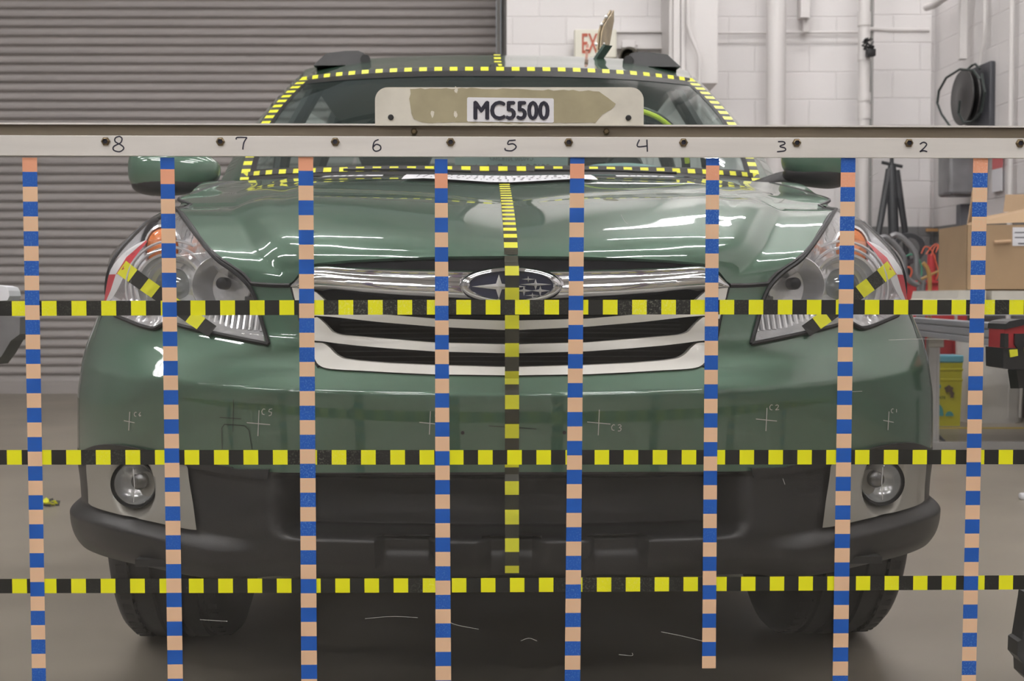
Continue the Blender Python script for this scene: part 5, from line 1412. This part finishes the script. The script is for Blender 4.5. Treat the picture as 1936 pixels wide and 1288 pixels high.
# cordless tool on a black stand at the right edge
Yp = 2.5; sd = empty('tool_stand', Vector((at(1962, 1000, Yp).x, Yp, 0))); s0 = sd.location; tag(sd, 'black stand at the right edge of the floor', 'stand')
zt4 = at(1936, 712, Yp).z
mb = MB(); mb.tube([(0, 0, .02), (0, 0, zt4 - .045)], .016, 10); mb.build('stand_pole', Mblk, sd, True)
P = [at(a_, b_, Yp) - s0 for a_, b_ in [(1937, 1120), (1936, 1131), (1924, 1205), (1917, 1209), (1916, 1236), (1927, 1250), (1928, 1272), (1942, 1286), (1975, 1290), (1975, 1110)]]
mb = MB(); mb.prism(P, (0, -.02, 0), (0, .03, 0)); mb.build('stand_bracket', Mblk, sd)
for a_ in (0, .9, 5.3): mb = MB(); mb.tube([(0, 0, .10), (cos(a_) * .2, sin(a_) * .2, .012)], .012, 8); mb.build('stand_leg', Mblk, sd, True)
tl = empty('work_light', at(1912, 700, Yp)); t0 = tl.location; tag(tl, 'red and black cordless tool head with yellow tape at the right edge', 'tool')
def TP(a_, b_, y_=0): q_ = at(a_, b_, Yp) - t0; return Vector((q_.x, y_, q_.z))
mb = MB(); mb.prism([TP(1881, 657), (TP(1882, 694)), TP(1888, 696), TP(1945, 697), TP(1945, 657)], (0, -.04, 0), (0, .05, 0)); mb.build('battery_base', mat('tool_black', (.015, .015, .016), .4), tl)
mb = MB(); mb.prism([TP(1885, 657), TP(1886, 620), TP(1890, 612), TP(1926, 606), TP(1929, 657)], (0, -.035, 0), (0, .045, 0)); mb.build('tool_body', mat('tool_red', (.42, .03, .035), .4), tl)
mb = MB(); mb.prism([TP(1885, 622), TP(1886, 612), TP(1893, 607), TP(1915, 603), TP(1928, 606), TP(1929, 612)], (0, -.042, 0), (0, .05, 0)); mb.prism([TP(1903, 630), TP(1923, 630), TP(1923, 652), TP(1918, 657), TP(1908, 657), TP(1903, 650)], (0, -.042, 0), (0, -.03, 0)); mb.prism([TP(1884, 630), TP(1891, 630), TP(1891, 656), TP(1883, 656)], (0, -.042, 0), (0, -.02, 0)); mb.prism([TP(1927, 606), TP(1950, 610), TP(1950, 660), TP(1931, 660)], (0, -.04, 0), (0, .05, 0)); mb.build('tool_grip', MATS['tool_black'], tl)
mb = MB(); mb.prism([TP(1892, 660), TP(1907, 659), TP(1908, 671), TP(1894, 674)], (0, -.044, 0), (0, -.04, 0)); mb.prism([TP(1920, 659), TP(1932, 665), TP(1932, 672), TP(1922, 671)], (0, -.044, 0), (0, -.04, 0)); mb.build('yellow_tape_piece', M_YELC, tl)
mb = MB(); mb.tube([TP(1935, 696), TP(1940, 730)], .03, 8); mb.build('tool_neck', MATS['tool_black'], tl, True)
# white object on the floor, right edge
p = floor_at(1934, 945); mb = MB(); mb.box(p + Vector((.01, 0, .013)), (.05, .03, .026), bev=.010); tag(mb.build('floor_debris', M_PAPER, None, True), 'small white plastic piece lying on the floor at the right edge', 'debris')
p = floor_at(97, 958); mb = MB(); random.seed(9)
for i in range(9):
    c = p + Vector((random.uniform(-.02, .02), random.uniform(-.01, .02), random.uniform(.006, .022))); R_ = Matrix.Rotation(random.uniform(0, 3), 3, 'X') @ Matrix.Rotation(random.uniform(0, 3), 3, 'Z'); mb.box(c, (.026, .018, .0015), R=R_, k=i % 2)
tag(mb.build('crumpled_tape', [M_YELC, M_BLK]), 'crumpled ball of yellow and black tape on the floor at the left', 'tape')
# left edge: grey cart corner with a white grip above
Yl = 3.4; p = at(8, 690, Yl); ct = empty('draped_cart', Vector((at(-40, 650, Yl).x, Yl, 0))); c0 = ct.location; tag(ct, 'grey draped cart corner at the left edge of the frame', 'cart')
P = [at(a_, b_, Yl) - c0 for a_, b_ in [(-150, 598), (20, 598), (38, 600), (37, 632), (20, 645), (4, 672), (-10, 690), (-150, 700)]]
mb = MB(); mb.prism(P, (0, 0, 0), (0, .09, 0)); mb.build('cart_cover', mat('cover_grey', (.15, .148, .15), .8, noise=.15, nscale=15), ct)
for q_ in ((-.15, .02), (-.15, .075)): mb = MB(); mb.tube([(q_[0], q_[1], .01), (q_[0], q_[1], .58)], .015, 8); mb.build('cart_leg', Mblk, ct, True)
P = [at(a_, b_, Yl) for a_, b_ in [(-60, 536), (0, 540), (12, 543), (16, 550), (18, 560), (14, 568), (0, 569), (-60, 572)]]
zc2 = P[-1].z; mb = MB(); mb.prism(P, (0, 0, 0), (0, .08, 0)); mb.box(Vector((at(-45, 585, Yl).x, Yl + .04, at(0, 584.5, Yl).z)), (.05, .05, .034)); tag(mb.build('white_case', M_PAPER), 'white rounded case corner above the grey draped cart at the left edge', 'case')

# ---------------------------------------------------------------- ceiling lights
M_TUBE = mat('lamp_tube', (1, 1, 1), .5, emit=(1.0, .975, .965), estr=LAMP_STR)
M_FIX = mat('fixture_white', (.6, .6, .6), .5)
i_l = 0
for ly in LAMP_Y:
    for lx in LAMP_X:
        if lx < 0 and ly > 6: continue
        cl = empty('ceiling_light', (lx, ly, 5.35)); tag(cl, 'white ceiling strip light of two fluorescent tubes above the hall', 'light', 'ceiling strip lights')
        mb = MB(); mb.box((0, 0, .06), (2.3, .26, .05)); mb.prism([(0, -.13, .035), (0, -.16, -.01), (0, -.15, -.01), (0, -.12, .04)], (-1.15, 0, 0), (1.15, 0, 0)); mb.prism([(0, .13, .035), (0, .16, -.01), (0, .15, -.01), (0, .12, .04)], (-1.15, 0, 0), (1.15, 0, 0)); mb.build('fixture_body', M_FIX, cl)
        for dy in (-.065, .065):
            mb = MB(); mb.tube([(-1.12, dy, .005), (1.12, dy, .005)], .016, 6); mb.build('fluorescent_tube', M_TUBE, cl)
        mb = MB(); mb.tube([(-.9, 0, .08), (-.9, 0, .84)], .006, 4); mb.tube([(.9, 0, .08), (.9, 0, .84)], .006, 4); mb.build('hanging_rod', M_FIX, cl)
